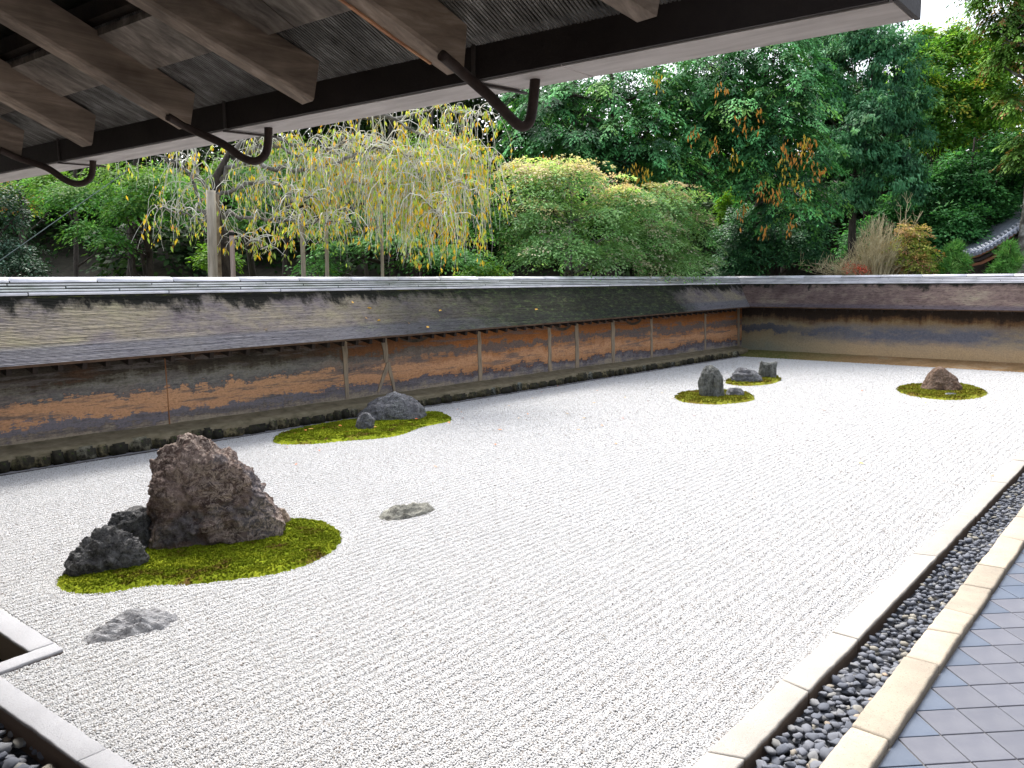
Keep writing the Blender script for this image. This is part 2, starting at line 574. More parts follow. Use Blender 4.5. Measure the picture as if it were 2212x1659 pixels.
# ---- rocks
def rock_mat(name, base, mid, vein, dark, scale=1.0, veins=0.5, stretch=(1, 1, 1), bump=0.9, rot=(0, 0, 0), patch=None):
    t = NT(name)
    v = t.mapping(stretch, rot=rot)
    n1 = t.noise(2.6 * scale, 9, 0.68, v, 0.6)
    n2 = t.noise(9.0 * scale, 8, 0.75, v, 0.8)
    n3 = t.noise(1.6 * scale, 4, 0.6, t.mapping((1, 1, 1), (5, 5, 5)))
    c = t.ramp(n1, [(0.32, dark), (0.45, base), (0.58, mid), (0.70, base)])
    # light veins follow narrow levels of a warped noise
    vv = t.math('ABSOLUTE', t.math('SUBTRACT', n2, 0.5))
    if patch:
        c = t.mix(t.ramp(t.noise(1.9 * scale, 5, 0.6, t.mapping((1, 1, 1), (2, 9, 4))), [(0.52, (0, 0, 0)), (0.58, (0.9,) * 3)]), c, patch)
    vm = t.ramp(vv, [(0.0, (1, 1, 1)), (0.055, (0, 0, 0))])
    vm2 = t.math('MULTIPLY', vm, t.ramp(n3, [(0.42, (0, 0, 0)), (0.6, (1, 1, 1))]))
    c = t.mix(t.math('MULTIPLY', vm2, veins), c, vein)
    dk = t.ramp(t.noise(14 * scale, 6, 0.8, v), [(0.40, (1, 1, 1)), (0.47, (0, 0, 0))])
    c = t.mix(t.math('MULTIPLY', dk, 0.75), c, dark)  # crevice shade painted into the colour as dark noise patches
    li = t.ramp(t.noise(30 * scale, 5, 0.7), [(0.62, (0, 0, 0)), (0.70, (0.55,) * 3)])
    c = t.mix(li, c, vein)
    t.col(c).rough(0.85)
    t.b.inputs['Specular IOR Level'].default_value = 0.2
    b1 = t.n('Bump', Strength=bump, Distance=0.09)
    t.l(n2, b1.inputs['Height'])
    b2 = t.n('Bump', Strength=bump, Distance=0.03)
    t.l(t.noise(40 * scale, 6, 0.75, v), b2.inputs['Height'])
    t.l(b1.outputs[0], b2.inputs['Normal'])
    t.l(b2.outputs[0], t.b.inputs['Normal'])
    return t.m


M_RK_BROWN = rock_mat('brown chert', (0.155, 0.105, 0.085), (0.29, 0.215, 0.185), (0.62, 0.50, 0.42), (0.04, 0.024, 0.024), 1.05, 1.0, bump=1.0, patch=(0.18, 0.165, 0.175))
M_RK_DARK = rock_mat('black grey schist', (0.09, 0.088, 0.088), (0.17, 0.17, 0.168), (0.40, 0.39, 0.38), (0.016, 0.016, 0.018), 2.2, 0.7, bump=1.0)
M_RK_GREY = rock_mat('grey schist', (0.15, 0.15, 0.165), (0.24, 0.24, 0.26), (0.45, 0.47, 0.46), (0.04, 0.038, 0.042), 1.8, 0.7)
M_RK_GREEN = rock_mat('green grey schist', (0.13, 0.135, 0.125), (0.21, 0.215, 0.20), (0.42, 0.44, 0.42), (0.035, 0.033, 0.033), 1.4, 0.6, (1.6, 1.6, 0.5))
M_RK_PALE = rock_mat('pale banded schist', (0.46, 0.46, 0.48), (0.60, 0.60, 0.615), (0.66, 0.64, 0.61), (0.05, 0.045, 0.05), 1.5, 0.5, (1, 3.2, 3), 1.0, (0, 0, 0.15))
M_RK_OLIVE = rock_mat('pale olive schist', (0.38, 0.375, 0.32), (0.50, 0.49, 0.42), (0.58, 0.57, 0.51), (0.06, 0.05, 0.045), 1.5, 0.5, (1, 3.2, 3), 1.0, (0, 0, 0.15))
M_RK_ORANGE = rock_mat('rust brown stone', (0.19, 0.115, 0.075), (0.28, 0.19, 0.14), (0.45, 0.36, 0.29), (0.06, 0.04, 0.035), 2.0, 0.5)
M_RK_TAN = rock_mat('tan stone', (0.34, 0.24, 0.17), (0.42, 0.33, 0.25), (0.55, 0.5, 0.45), (0.12, 0.07, 0.05), 2.0, 0.4)


# ---- moss
def moss_mat(name, g1, g2, br, sc=3.0):
    t = NT(name)
    n1 = t.noise(sc, 5, 0.6)
    n2 = t.noise(sc * 9, 5, 0.7)
    nn = t.math('ADD', t.math('MULTIPLY', n1, 0.6), t.math('MULTIPLY', n2, 0.4))
    c = t.ramp(nn, [(0.37, br), (0.44, (g1[0] * 1.0, g1[1] * 0.8, g1[2])), (0.49, g1), (0.56, g2)])
    t.col(c).rough(0.95)
    t.b.inputs['Specular IOR Level'].default_value = 0.08
    t.bump(t.noise(sc * 40, 4, 0.7), 0.9, 0.02)
    return t.m


M_MOSS1 = moss_mat('bright moss', (0.17, 0.23, 0.010), (0.30, 0.34, 0.02), (0.15, 0.09, 0.03))
M_MOSS2 = moss_mat('olive moss', (0.18, 0.19, 0.014), (0.25, 0.265, 0.03), (0.17, 0.11, 0.04))


# ---- foliage: every leaf carries its own tint
def leaf_mat(name, trans=0.35, rough=0.5, spec=0.3):
    t = NT(name)
    a = t.n('Attribute', _attribute_name='tint')
    t.col(a.outputs['Color']).rough(rough)
    t.b.inputs['Specular IOR Level'].default_value = spec
    tr = t.n('BsdfTranslucent')
    br = t.mix(1.0, a.outputs['Color'], (1.3, 1.35, 0.8), 'MULTIPLY')
    t.l(br, tr.inputs['Color'])
    ms = t.n('MixShader')
    ms.inputs[0].default_value = trans
    t.l(t.b.outputs[0], ms.inputs[1])
    t.l(tr.outputs[0], ms.inputs[2])
    t.l(ms.outputs[0], t.out.inputs['Surface'])
    return t.m


M_LEAF = leaf_mat('leaf', 0.38, 0.6, 0.12)
M_LEAFG = leaf_mat('glossy leaf', 0.2, 0.5, 0.2)
M_NEEDLE = leaf_mat('conifer frond', 0.2, 0.7, 0.15)
M_BARK = simple('dark bark', (0.02, 0.016, 0.013), (0.075, 0.062, 0.05), 7, stretch=(2, 2, 0.5), bump=0.8, bdist=0.03)
M_BARKL = simple('lichened bark', (0.05, 0.045, 0.038), (0.38, 0.38, 0.35), 5, mid=(0.15, 0.14, 0.12), bump=0.6, bdist=0.02)
M_TWIG = simple('pale twig', (0.42, 0.41, 0.34), (0.74, 0.73, 0.64), 3, bump=0)
M_TWIGB = simple('straw twig', (0.36, 0.31, 0.17), (0.58, 0.52, 0.35), 3, bump=0)
M_POLE = simple('grey support pole', (0.22, 0.19, 0.14), (0.46, 0.41, 0.33), 3, stretch=(4, 4, 0.5), bump=0.4)
M_POLEP = simple('pinkish support pole', (0.26, 0.19, 0.16), (0.46, 0.37, 0.33), 3, stretch=(4, 4, 0.5), bump=0.4)
M_ROPE = simple('black rope', (0.01, 0.01, 0.01), (0.03, 0.028, 0.025), 30)

# ---- building timber
def timber(name, c1, c2, c3, axis_stretch=(1, 14, 14), rough=0.7, rv=0.25):
    t = NT(name)
    v = t.mapping(axis_stretch)
    n1 = t.noise(1.6, 6, 0.65, v, 0.4)
    c = t.ramp(n1, [(0.3, c1), (0.52, c2), (0.72, c3)])
    s2 = t.ramp(t.noise(2.2, 4, 0.5), [(0.35, (0.45,) * 3), (0.6, (1.1,) * 3)])
    c = t.mix(1.0, c, s2, 'MULTIPLY')
    t.col(c).rough(rough)
    t.bump(t.noise(5, 5, 0.7, v), 0.35, 0.004)
    return t.m


M_RAFT = timber('smoked cedar rafter', (0.16, 0.12, 0.095), (0.28, 0.215, 0.17), (0.44, 0.35, 0.285))
M_ORANGE_EDGE = simple('orange rafter edge', (0.36, 0.15, 0.09), (0.62, 0.36, 0.20), 12, mid=(0.5, 0.25, 0.14))
M_BOARD = timber('roof board', (0.10, 0.083, 0.07), (0.25, 0.21, 0.18), (0.42, 0.37, 0.32))
M_RIB = timber('bark slat', (0.08, 0.073, 0.068), (0.20, 0.19, 0.18), (0.38, 0.37, 0.36))
M_GUTD = simple('dark gutter side', (0.022, 0.016, 0.015), (0.036, 0.027, 0.025), 5, rough=0.6)
M_GUTW = simple('pale gutter bottom', (0.42, 0.385, 0.375), (0.62, 0.58, 0.57), 3.2, rough=0.7, stretch=(6, 1, 1), bump=0.1)
M_IRON = simple('brown iron hook', (0.030, 0.019, 0.016), (0.055, 0.036, 0.030), 30, rough=0.65, bump=0.2)
M_IRONL = simple('grey iron strap', (0.05, 0.042, 0.04), (0.10, 0.085, 0.08), 20, rough=0.6)
M_UNSEEN_PLAST = simple('unseen wall white plaster', (0.6, 0.6, 0.57), (0.7, 0.7, 0.68), 3)
M_VER = timber('veranda plank', (0.14, 0.10, 0.07), (0.2, 0.15, 0.11), (0.26, 0.2, 0.15))
M_TEMW = simple('red brown temple timber', (0.10, 0.04, 0.02), (0.28, 0.11, 0.05), 3, stretch=(1, 1, 6))
M_TEMT = simple('silver blue roof tile', (0.16, 0.18, 0.22), (0.36, 0.38, 0.44), 6, rough=0.5)
M_SLAB = simple('worn green grey slab', (0.14, 0.17, 0.16), (0.30, 0.33, 0.31), 7)


# ------------------------------------------------------------------ the setting
def Yb(X): return 11.59 - (X - 3.6) * 0.0264          # foot of the long wall (front of the foundation stones)


def sheet(name, x0, x1, y0, y1, z, mat, parent=None):
    return link(name, mesh(name, [(x0, y0, z), (x1, y0, z), (x1, y1, z), (x0, y1, z)], [(0, 1, 2, 3)]), mat, parent)


ground = sheet('ground', -350, 450, -350, 450, -0.45, M_EARTH)
tag(ground, 'dark soil under the trees beyond the garden walls', kind='structure')
GX1 = 24.42

# moss islands outlines (from the survey print), then world polygons
MOSS = {
    'm1': [(123, 1255), (133, 1274), (160, 1281), (205, 1282), (260, 1276), (300, 1268), (360, 1263), (420, 1262), (465, 1257), (500, 1252), (540, 1248), (580, 1242), (620, 1233), (655, 1223), (690, 1207), (716, 1192),
           (730, 1178), (737, 1162), (728, 1147), (706, 1134), (675, 1128), (640, 1126), (560, 1130), (460, 1140), (380, 1155), (330, 1172), (260, 1195), (200, 1215), (150, 1236)],
    'm2': [(590, 955), (597, 944), (625, 934), (665, 926), (710, 918), (760, 911), (820, 904), (880, 897), (925, 893), (952, 894), (976, 905), (965, 912), (935, 918), (905, 925), (880, 935), (850, 943), (800, 949),
           (740, 953), (690, 958), (640, 960), (605, 959)],
    'm3': [(1458, 860), (1468, 852), (1495, 848), (1540, 845), (1590, 847), (1618, 852), (1631, 860), (1622, 867), (1590, 871), (1545, 874), (1500, 872), (1470, 867)],
    'm4': [(1566, 827), (1580, 820), (1610, 814), (1650, 810), (1678, 814), (1687, 821), (1676, 827), (1650, 832), (1620, 834), (1590, 833)],
    'm5': [(1937, 843), (1950, 836), (1985, 832), (2040, 831), (2090, 834), (2120, 842), (2134, 850), (2122, 858), (2090, 863), (2050, 865), (1995, 860), (1955, 852)],
}


def smooth_poly(P, k=4):
    P = np.array(P)
    n = len(P)
    out = []
    for i in range(n):
        p0, p1, p2, p3 = P[i - 1], P[i], P[(i + 1) % n], P[(i + 2) % n]
        for j in range(k):
            t = j / k
            out.append(0.5 * ((2 * p1) + (-p0 + p2) * t + (2 * p0 - 5 * p1 + 4 * p2 - p3) * t * t + (-p0 + 3 * p1 - 3 * p2 + p3) * t ** 3))
    return np.array(out)


def inside(poly, x, y):
    r = np.zeros(x.shape, bool)
    n = len(poly)
    for i in range(n):
        x1, y1 = poly[i]; x2, y2 = poly[(i + 1) % n]
        c = ((y1 > y) != (y2 > y)) & (x < (x2 - x1) * (y - y1) / (y2 - y1 + 1e-12) + x1)
        r ^= c
    return r


def edge_dist(poly, x, y):
    d = np.full(x.shape, 1e9)
    n = len(poly)
    for i in range(n):
        a = poly[i]; b = poly[(i + 1) % n]
        ab = b - a
        t = np.clip(((x - a[0]) * ab[0] + (y - a[1]) * ab[1]) / (ab @ ab + 1e-12), 0, 1)
        d = np.minimum(d, np.hypot(x - a[0] - t * ab[0], y - a[1] - t * ab[1]))
    return d


MP = {k: smooth_poly([gp(x, y)[:2] for x, y in v]) for k, v in MOSS.items()}


# gravel: raked ridges run along X, rings go round the islands
def rake(x, y):
    wob = 0.006 * np.sin(x * 1.7 + 1.3) + 0.003 * np.sin(x * 4.1)
    h = 0.5 + 0.5 * np.cos((y + wob) * 2 * math.pi / 0.085)
    h = h ** 0.8
    for k, P in MP.items():
        c = P.mean(0)
        R = np.max(np.hypot(P[:, 0] - c[0], P[:, 1] - c[1])) + 0.5
        near = np.hypot(x - c[0], y - c[1]) < R
        if near.any():
            d = edge_dist(P, x[near], y[near])
            ring = 0.5 + 0.5 * np.cos(d * 2 * math.pi / 0.085)
            f = np.clip((0.20 - d) / 0.08, 0, 1) * 0.7
            h[near] = h[near] * (1 - f) + ring * f
    return h * 0.0070


gx = np.concatenate([np.arange(1.50, 10, 0.12), np.arange(10, GX1 + 0.3, 0.3)])
gy = np.arange(1.60, 11.75, 0.0142)
GXX, GYY = np.meshgrid(gx, gy, indexing='ij')
hz = rake(GXX.ravel(), GYY.ravel()) - 0.0145
V = np.stack([GXX.ravel(), GYY.ravel(), hz], 1)
ni, nj = len(gx), len(gy)
ii, jj = np.meshgrid(np.arange(ni - 1), np.arange(nj - 1), indexing='ij')
a = (ii * nj + jj).ravel()
cxs = GXX[:-1, :-1].ravel(); cys = GYY[:-1, :-1].ravel()
keep = (cys < 11.68) & ((cxs > 1.95) | (cys < 5.5)) & (cxs > 1.70 - (cys - 4.14) * 0.050 - 0.05)
Q = np.stack([a, a + nj, a + nj + 1, a + 1], 1)[keep]
gravel = link('gravel_court', np_mesh('gravel_court', V, Q), M_GRAVBED, None, True)
tag(gravel, 'white raked gravel court inside the walls', kind='structure')

# gravel grains, real stones, as points with an icosphere each
pts = []
sp = 0.0135
for x0, x1, s in ((1.5, 6.5, 0.0112), (6.5, 10, 0.0145), (10, 16, 0.020), (16, GX1 + 0.05, 0.026)):
    X, Y = np.meshgrid(np.arange(x0, x1, s), np.arange(1.70, 11.6, s), indexing='ij')
    X = X.ravel() + rng.uniform(-0.48, 0.48, X.size) * s
    Y = Y.ravel() + rng.uniform(-0.48, 0.48, Y.size) * s
    # only where this camera or one a few steps aside can look
    fw = CR[0, 2] * X + CR[1, 2] * Y
    rt = CR[0, 0] * X + CR[1, 0] * Y
    k = (fw > 2.2) & (np.abs(rt) < fw * 0.78 + 0.8) & (X < GX1) & (Y < Yb(X) - 0.05) & (Y > 1.752)
    k &= ~((Y < 5.56) & (X < 1.70 - (Y - 4.14) * -0.0 - 0.03 + 0.052 * (4.85 - Y) * 1.0))
    k &= ~((Y >= 5.56) & (X < 2.06))
    X, Y = X[k], Y[k]
    for P in MP.values():
        b = (X > P[:, 0].min() - .1) & (X < P[:, 0].max() + .1) & (Y > P[:, 1].min() - .1) & (Y < P[:, 1].max() + .1)
        kk = np.ones(X.size, bool)
        ins = inside(P, X[b] + rng.normal(0, .014, b.sum()), Y[b] + rng.normal(0, .014, b.sum()))
        kk[np.where(b)[0][ins]] = False
        X, Y = X[kk], Y[kk]
    Z = rake(X, Y) - 0.011 + rng.uniform(-0.002, 0.003, X.size)
    pts.append(np.stack([X, Y, Z, np.full(X.size, s * 0.66)], 1))
pts = np.concatenate(pts)
print('grains', len(pts))
gm = bpy.data.meshes.new('gravel_grains')
gm.vertices.add(len(pts))
gm.vertices.foreach_set('co', pts[:, :3].astype(np.float32).ravel())
at = gm.attributes.new('rad', 'FLOAT', 'POINT')
at.data.foreach_set('value', pts[:, 3].astype(np.float32))
grains = link('gravel_grains', gm, M_GRAV)
tag(grains, 'loose white gravel grains raked into long ridges', 'gravel', kind='stuff')


def instancer(ob, mat, sub=1, smin=(0.75, 0.75, 0.55), smax=(1.35, 1.25, 0.95), shape='ICO'):
    ng = bpy.data.node_groups.new('scatter', 'GeometryNodeTree')
    ng.interface.new_socket('Geometry', in_out='INPUT', socket_type='NodeSocketGeometry')
    ng.interface.new_socket('Geometry', in_out='OUTPUT', socket_type='NodeSocketGeometry')
    N = ng.nodes
    gi = N.new('NodeGroupInput'); go = N.new('NodeGroupOutput')
    ico = N.new('GeometryNodeMeshIcoSphere')
    ico.inputs['Radius'].default_value = 1.0
    ico.inputs['Subdivisions'].default_value = sub
    sm = N.new('GeometryNodeSetMaterial')
    sm.inputs['Material'].default_value = mat
    ip = N.new('GeometryNodeInstanceOnPoints')
    rr = N.new('FunctionNodeRandomValue'); rr.data_type = 'FLOAT_VECTOR'
    rr.inputs[0].default_value = (-0.5, -0.5, 0); rr.inputs[1].default_value = (0.5, 0.5, 6.28)
    rs = N.new('FunctionNodeRandomValue'); rs.data_type = 'FLOAT_VECTOR'
    rs.inputs[0].default_value = smin; rs.inputs[1].default_value = smax
    rs.inputs['Seed'].default_value = 5
    na = N.new('GeometryNodeInputNamedAttribute'); na.data_type = 'FLOAT'
    na.inputs['Name'].default_value = 'rad'
    vm = N.new('ShaderNodeVectorMath'); vm.operation = 'SCALE'
    L = ng.links
    L.new(ico.outputs[0], sm.inputs[0])
    L.new(gi.outputs[0], ip.inputs['Points'])
    L.new(sm.outputs[0], ip.inputs['Instance'])
    L.new(rr.outputs[0], ip.inputs['Rotation'])
    L.new(rs.outputs[0], vm.inputs[0])
    L.new(na.outputs[0], vm.inputs['Scale'])
    L.new(vm.outputs[0], ip.inputs['Scale'])
    L.new(ip.outputs[0], go.inputs[0])
    md = ob.modifiers.new('scatter', 'NODES')
    md.node_group = ng


instancer(grains, M_GRAV)


# ------------------------------------------------------------------ curbs
def rough_block(name, P, mat, parent, seed, amp=0.006, bev=0.012):
    """P: 8 corners; a bevelled, subdivided, slightly uneven block"""
    bm = bmesh.new()
    vs = [bm.verts.new(tuple(map(float, p))) for p in P]
    for f in ((3, 2, 1, 0), (4, 5, 6, 7), (0, 1, 5, 4), (1, 2, 6, 5), (2, 3, 7, 6), (3, 0, 4, 7)):
        bm.faces.new([vs[i] for i in f])
    bmesh.ops.bevel(bm, geom=bm.edges[:], offset=bev, segments=2, affect='EDGES', profile=0.6)
    long = [e for e in bm.edges if e.calc_length() > 0.2]
    bmesh.ops.subdivide_edges(bm, edges=long, cuts=22, use_grid_fill=True)
    for v in bm.verts:
        q = v.co * 9 + Vector((seed * 3.1, 0, 0))
        v.co += mn.noise_vector(q) * amp
        v.co += mn.noise_vector(v.co * 2.2 + Vector((seed, 4, 1))) * amp * 1.2
        v.co += mn.noise_vector(v.co * 34 + Vector((seed, 4, 1))) * amp * 0.5
    me = bpy.data.meshes.new(name)
    bm.to_mesh(me); bm.free()
    return link(name, me, mat, parent, True)


def curb_run(rootname, label, cuts, ya, yb, z0, z1, mat, skew=0.02, bev=0.012, amp=0.006, gap=0.006):
    root = empty(rootname, (cuts[0], ya, 0))
    tag(root, label, 'kerb')
    for i in range(len(cuts) - 1):
        a, b = cuts[i] + gap / 2, cuts[i + 1] - gap / 2
        s0 = skew * math.sin(i * 2.3); s1 = skew * math.sin((i + 1) * 2.3)
        dz = 0.004 * math.sin(i * 5.1)
        P = [(a - s0, ya, z0), (b - s1, ya, z0), (b + s1, yb, z0), (a + s0, yb, z0), (a - s0, ya, z1 + dz), (b - s1, ya, z1 + dz), (b + s1, yb, z1 + dz), (a + s0, yb, z1 + dz)]
        rough_block('kerb_stone', P, mat, root, i + len(rootname), amp, bev)
    return root


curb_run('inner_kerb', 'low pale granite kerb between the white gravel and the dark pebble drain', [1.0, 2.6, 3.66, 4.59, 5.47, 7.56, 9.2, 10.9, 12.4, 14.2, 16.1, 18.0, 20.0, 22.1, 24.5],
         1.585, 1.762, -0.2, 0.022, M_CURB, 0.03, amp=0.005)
curb_run('outer_kerb', 'cream granite kerb between the dark pebble drain and the tiled walk', [1.5, 2.5, 3.4, 4.29, 5.33, 5.88, 6.33, 6.95, 7.52, 8.46, 9.3, 10.4, 11.3, 12.4, 13.5, 14.7, 16, 17.4, 19, 20.8, 22.6, 24.5],
         1.062, 1.265, -0.2, 0.05, M_YEL, 0.02, 0.018, 0.006, 0.005)


def quad_block(name, pts4, z0, z1, mat, parent, seed, amp=0.004, bev=0.01):
    return rough_block(name, [(*p, z0) for p in pts4] + [(*p, z1) for p in pts4], mat, parent, seed, amp, bev)


nk = empty('near_kerb', (1.6, 4.8, 0))
tag(nk, 'grey granite kerb in the lower left corner with pebbles below it', 'kerb')
ex = lambda y: 1.700 - (y - 4.14) * 0.050     # gravel side edge of the near kerb
wk = 0.150
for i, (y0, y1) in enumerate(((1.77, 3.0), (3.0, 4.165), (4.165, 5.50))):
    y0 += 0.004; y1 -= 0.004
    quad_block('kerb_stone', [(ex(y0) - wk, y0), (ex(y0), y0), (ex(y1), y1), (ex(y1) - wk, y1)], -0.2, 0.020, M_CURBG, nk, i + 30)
ck = empty('cross_kerb', (1.8, 5.6, 0))
tag(ck, 'short grey granite kerb piece turning the corner at the left edge', 'kerb')
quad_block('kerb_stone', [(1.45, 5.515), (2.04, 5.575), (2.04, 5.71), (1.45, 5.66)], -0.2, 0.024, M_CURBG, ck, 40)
fk = empty('far_left_kerb', (1.95, 6.5, 0))
tag(fk, 'grey kerb strip beyond the corner piece beside the open drain', 'kerb')
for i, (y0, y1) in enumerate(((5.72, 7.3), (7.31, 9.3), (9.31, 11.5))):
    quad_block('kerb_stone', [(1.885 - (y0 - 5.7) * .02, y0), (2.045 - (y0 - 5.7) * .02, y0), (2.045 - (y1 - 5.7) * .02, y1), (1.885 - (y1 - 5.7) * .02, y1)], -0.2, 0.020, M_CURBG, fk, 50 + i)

# ------------------------------------------------------------------ pebble drains
def peb_mesh(seed, sub=2):
    bm = bmesh.new()
    bmesh.ops.create_icosphere(bm, subdivisions=sub, radius=1.0)
    for v in bm.verts:
        v.co += mn.noise_vector(v.co * 1.1 + Vector((seed * 7.7, 1, 2))) * 0.52
    me = bpy.data.meshes.new('pebble')
    bm.to_mesh(me); bm.free()
    me.materials.append(M_PEB)
    me.polygons.foreach_set('use_smooth', [True] * len(me.polygons))
    return me


PEBM = [peb_mesh(i) for i in range(6)]


def scatter_pebbles(x0, x1, y0, y1, size, ztop):
    out = []
    for layer, (dz, f) in enumerate(((-0.028, 1.0), (0.0, 0.85))):
        s = size * 1.12 / f
        X, Y = np.meshgrid(np.arange(x0, x1, s), np.arange(y0 + size * .5, y1 - size * .3, s * 0.8), indexing='ij')
        for x, y in zip(X.ravel(), Y.ravel()):
            out.append((x + random.uniform(-.5, .5) * s, min(max(y + random.uniform(-.4, .4) * s, y0 + size * .6), y1 - size * .6), ztop + dz + random.uniform(-.008, .008),
                        size * random.uniform(0.5, 1.08), random.uniform(0, 6.28), random.uniform(-.35, .35), random.uniform(-.35, .35), random.randrange(6)))
    return out


def lay_pebbles(root, lst, nmax):
    def key(p):
        return (p[0] - EYE[0]) ** 2 + (p[1] - EYE[1]) ** 2
    vis, hid = [], []
    for p in lst:
        v = CR.T @ (np.array(p[:3]) - EYE)
        inn = v[2] > 0 and abs(v[0] / v[2]) < 0.64 and abs(v[1] / v[2]) < 0.49
        (vis if inn else hid).append(p)
    vis.sort(key=key)
    for p in vis[:nmax]:
        o = bpy.data.objects.new('pebble', PEBM[p[7]])
        COL.objects.link(o)
        o.parent = root
        o.location = Vector(p[:3]) - root.location
        o.rotation_euler = (p[5], p[6], p[4])
        o.scale = (p[3] * 0.64, p[3] * 0.50, p[3] * 0.30)
    rest = vis[nmax:] + hid
    # the rest as one real mesh
    bm = bmesh.new(); bmesh.ops.create_icosphere(bm, subdivisions=1, radius=1.0)
    bv = np.array([v.co[:] for v in bm.verts]); bf = np.array([[v.index for v in f.verts] for f in bm.faces]); bm.free()
    VV, FF, CC = [], [], []
    pal = np.array([(0.08, 0.088, 0.11), (0.125, 0.135, 0.16), (0.14, 0.148, 0.17), (0.155, 0.162, 0.185), (0.19, 0.192, 0.195), (0.24, 0.225, 0.19)])
    for i, p in enumerate(rest):
        M = np.array((Matrix.Rotation(p[4], 3, 'Z') @ Matrix.Rotation(p[6], 3, 'Y') @ Matrix.Rotation(p[5], 3, 'X')))
        jit = 1 + 0.25 * rng.standard_normal(bv.shape) * 0.5
        VV.append((bv * jit * np.array([p[3] * .62, p[3] * .46, p[3] * .30])) @ M.T + np.array(p[:3]))
        FF.append(bf + i * len(bv))
        CC.append(np.repeat(pal[[rng.choice(6, p=[.15, .25, .2, .2, .13, .07])]], len(bv), 0))
    V = np.concatenate(VV); F = np.concatenate(FF); C = np.concatenate(CC)
    me = np_mesh('pebbles', V, F)
    ca = me.color_attributes.new('tint', 'FLOAT_COLOR', 'POINT')
    ca.data.foreach_set('color', np.hstack([C, np.ones((len(C), 1))]).astype(np.float32).ravel())
    o = link('pebbles', me, M_PEBS, root, True)
    o['kind'] = 'stuff'


pb1 = empty('pebble_drain', (3, 1.42, -0.2))
tag(pb1, 'narrow drain of blue grey river pebbles between the two kerbs', kind='structure')
sheet('drain_bed', 1.5, 24.5, 1.24, 1.60, -0.085, M_PEBBED, pb1)
lay_pebbles(pb1, scatter_pebbles(1.6, 15.5, 1.272, 1.578, 0.058, -0.034), 240)
sheet('drain_far_fill', 15.5, 24.5, 1.26, 1.59, -0.1, M_PEBS if False else M_PEBBED, pb1)
pb2 = empty('corner_pebble_drain', (1.3, 4.5, -0.2))
tag(pb2, 'drain of dark pebbles in the lower left corner under the eaves', kind='structure')
sheet('drain_bed', 0.2, 1.60, 1.7, 5.50, -0.165, M_PEBBED, pb2)
lay_pebbles(pb2, scatter_pebbles(0.75, 1.53, 2.6, 5.42, 0.070, -0.105), 60)
dr3 = empty('slab_drain', (1.5, 7, -0.2))
tag(dr3, 'deep shaded channel with a stone slab at the left edge', kind='structure')
sheet('drain_bed', 0.2, 1.92, 5.62, 11.6, -0.30, simple('mossy drain soil', (0.02, 0.022, 0.008), (0.07, 0.075, 0.03), 8), dr3)
rough_block('drain_slab', [(0.9, 5.85, -0.26), (1.62, 5.85, -0.26), (1.62, 6.28, -0.26), (0.9, 6.28, -0.26), (0.9, 5.85, -0.17), (1.62, 5.85, -0.17), (1.62, 6.28, -0.17), (0.9, 6.28, -0.17)], M_SLAB, dr3, 3)

# ------------------------------------------------------------------ tiled walk
tf = empty('tiled_walk', (5, 0, 0))
tag(tf, 'walk of blue grey square tiles laid diagonally beside the cream kerb', kind='structure')
sheet('mortar_bed', 0.9, 25, -3.5, 1.066, -0.004, M_GROUT, tf)
D = 0.1735; g = 0.0034


def tile_me(pts, name):
    b = MB()
    n = len(pts)
    v0 = [(x, y, -0.02) for x, y in pts]
    c = np.mean(pts, 0)
    v1 = [(x, y, 0.0) for x, y in pts]
    v2 = [(c[0] + (x - c[0]) * 0.975, c[1] + (y - c[1]) * 0.975, 0.003) for x, y in pts]
    f = [tuple(range(2 * n, 3 * n))]
    for i in range(n):
        j = (i + 1) % n
        f += [(i, j, n + j, n + i), (n + i, n + j, 2 * n + j, 2 * n + i)]
    return mesh(name, v0 + v1 + v2, f)


full = tile_me([(-D + g * 1.4, 0), (0, -D + g * 1.4), (D - g * 1.4, 0), (0, D - g * 1.4)], 'floor_tile')
half = tile_me([(-D + g * 2.4, 0), (0, -D + g * 2.4 - 0.0), (D - g * 2.4, 0)], 'floor_half_tile')
full.materials.append(M_TILE)
fulld = full.copy(); fulld.materials[0] = M_TILED
half.materials.append(M_TILED)
cnt = 0
for mrow in range(0, 9):
    y = 1.058 - D - D * mrow
    for k in range(-6, 20):
        x = 4.40 + D * (mrow % 2) + 2 * D * k
        if not (2.9 < x < 10.6): continue
        o = bpy.data.objects.new('floor_tile', fulld if random.random() < 0.07 else full)
        COL.objects.link(o); o.parent = tf; o.location = Vector((x, y, random.uniform(0, .0015))) - tf.location; cnt += 1
for k in range(-6, 20):
    x = 4.40 + D + 2 * D * k
    if 2.9 < x < 10.6:
        o = bpy.data.objects.new('floor_half_tile', half)
        COL.objects.link(o); o.parent = tf; o.location = Vector((x, 1.056, 0)) - tf.location
print('tiles', cnt)
tag(sheet('tiled_walk_far', 10.7, 24.8, -3.2, 1.06, 0.0, M_TILE), 'distant end of the grey tiled walk', kind='structure')

# ------------------------------------------------------------------ the long wall and the end wall
ZE = lambda X: 1.375 + 0.18 * (X - 3.2) / 21.0           # eave height
YE = lambda X: Yb(X) - 0.19 + 0.10 * (X - 3.2) / 21.0    # eave line
ZR = lambda X: 2.248 + 0.018 * (X - 3.2) / 21.0
YR = lambda X: Yb(X) + 0.57
XEF, XRF = 24.80, 25.45                                   # eave and ridge base of the end wall
X0 = -1.5
YEND = -4.0

lw = empty('long_wall', (10, 12, 0))
tag(lw, 'long oil-stained clay garden wall with a shingled roof, orange and grey streaks, on the left', 'wall')
ew = empty('end_wall', (25.4, 5, 0))
tag(ew, 'end clay garden wall across the far side, bluish grey stain, shingled roof', 'wall')


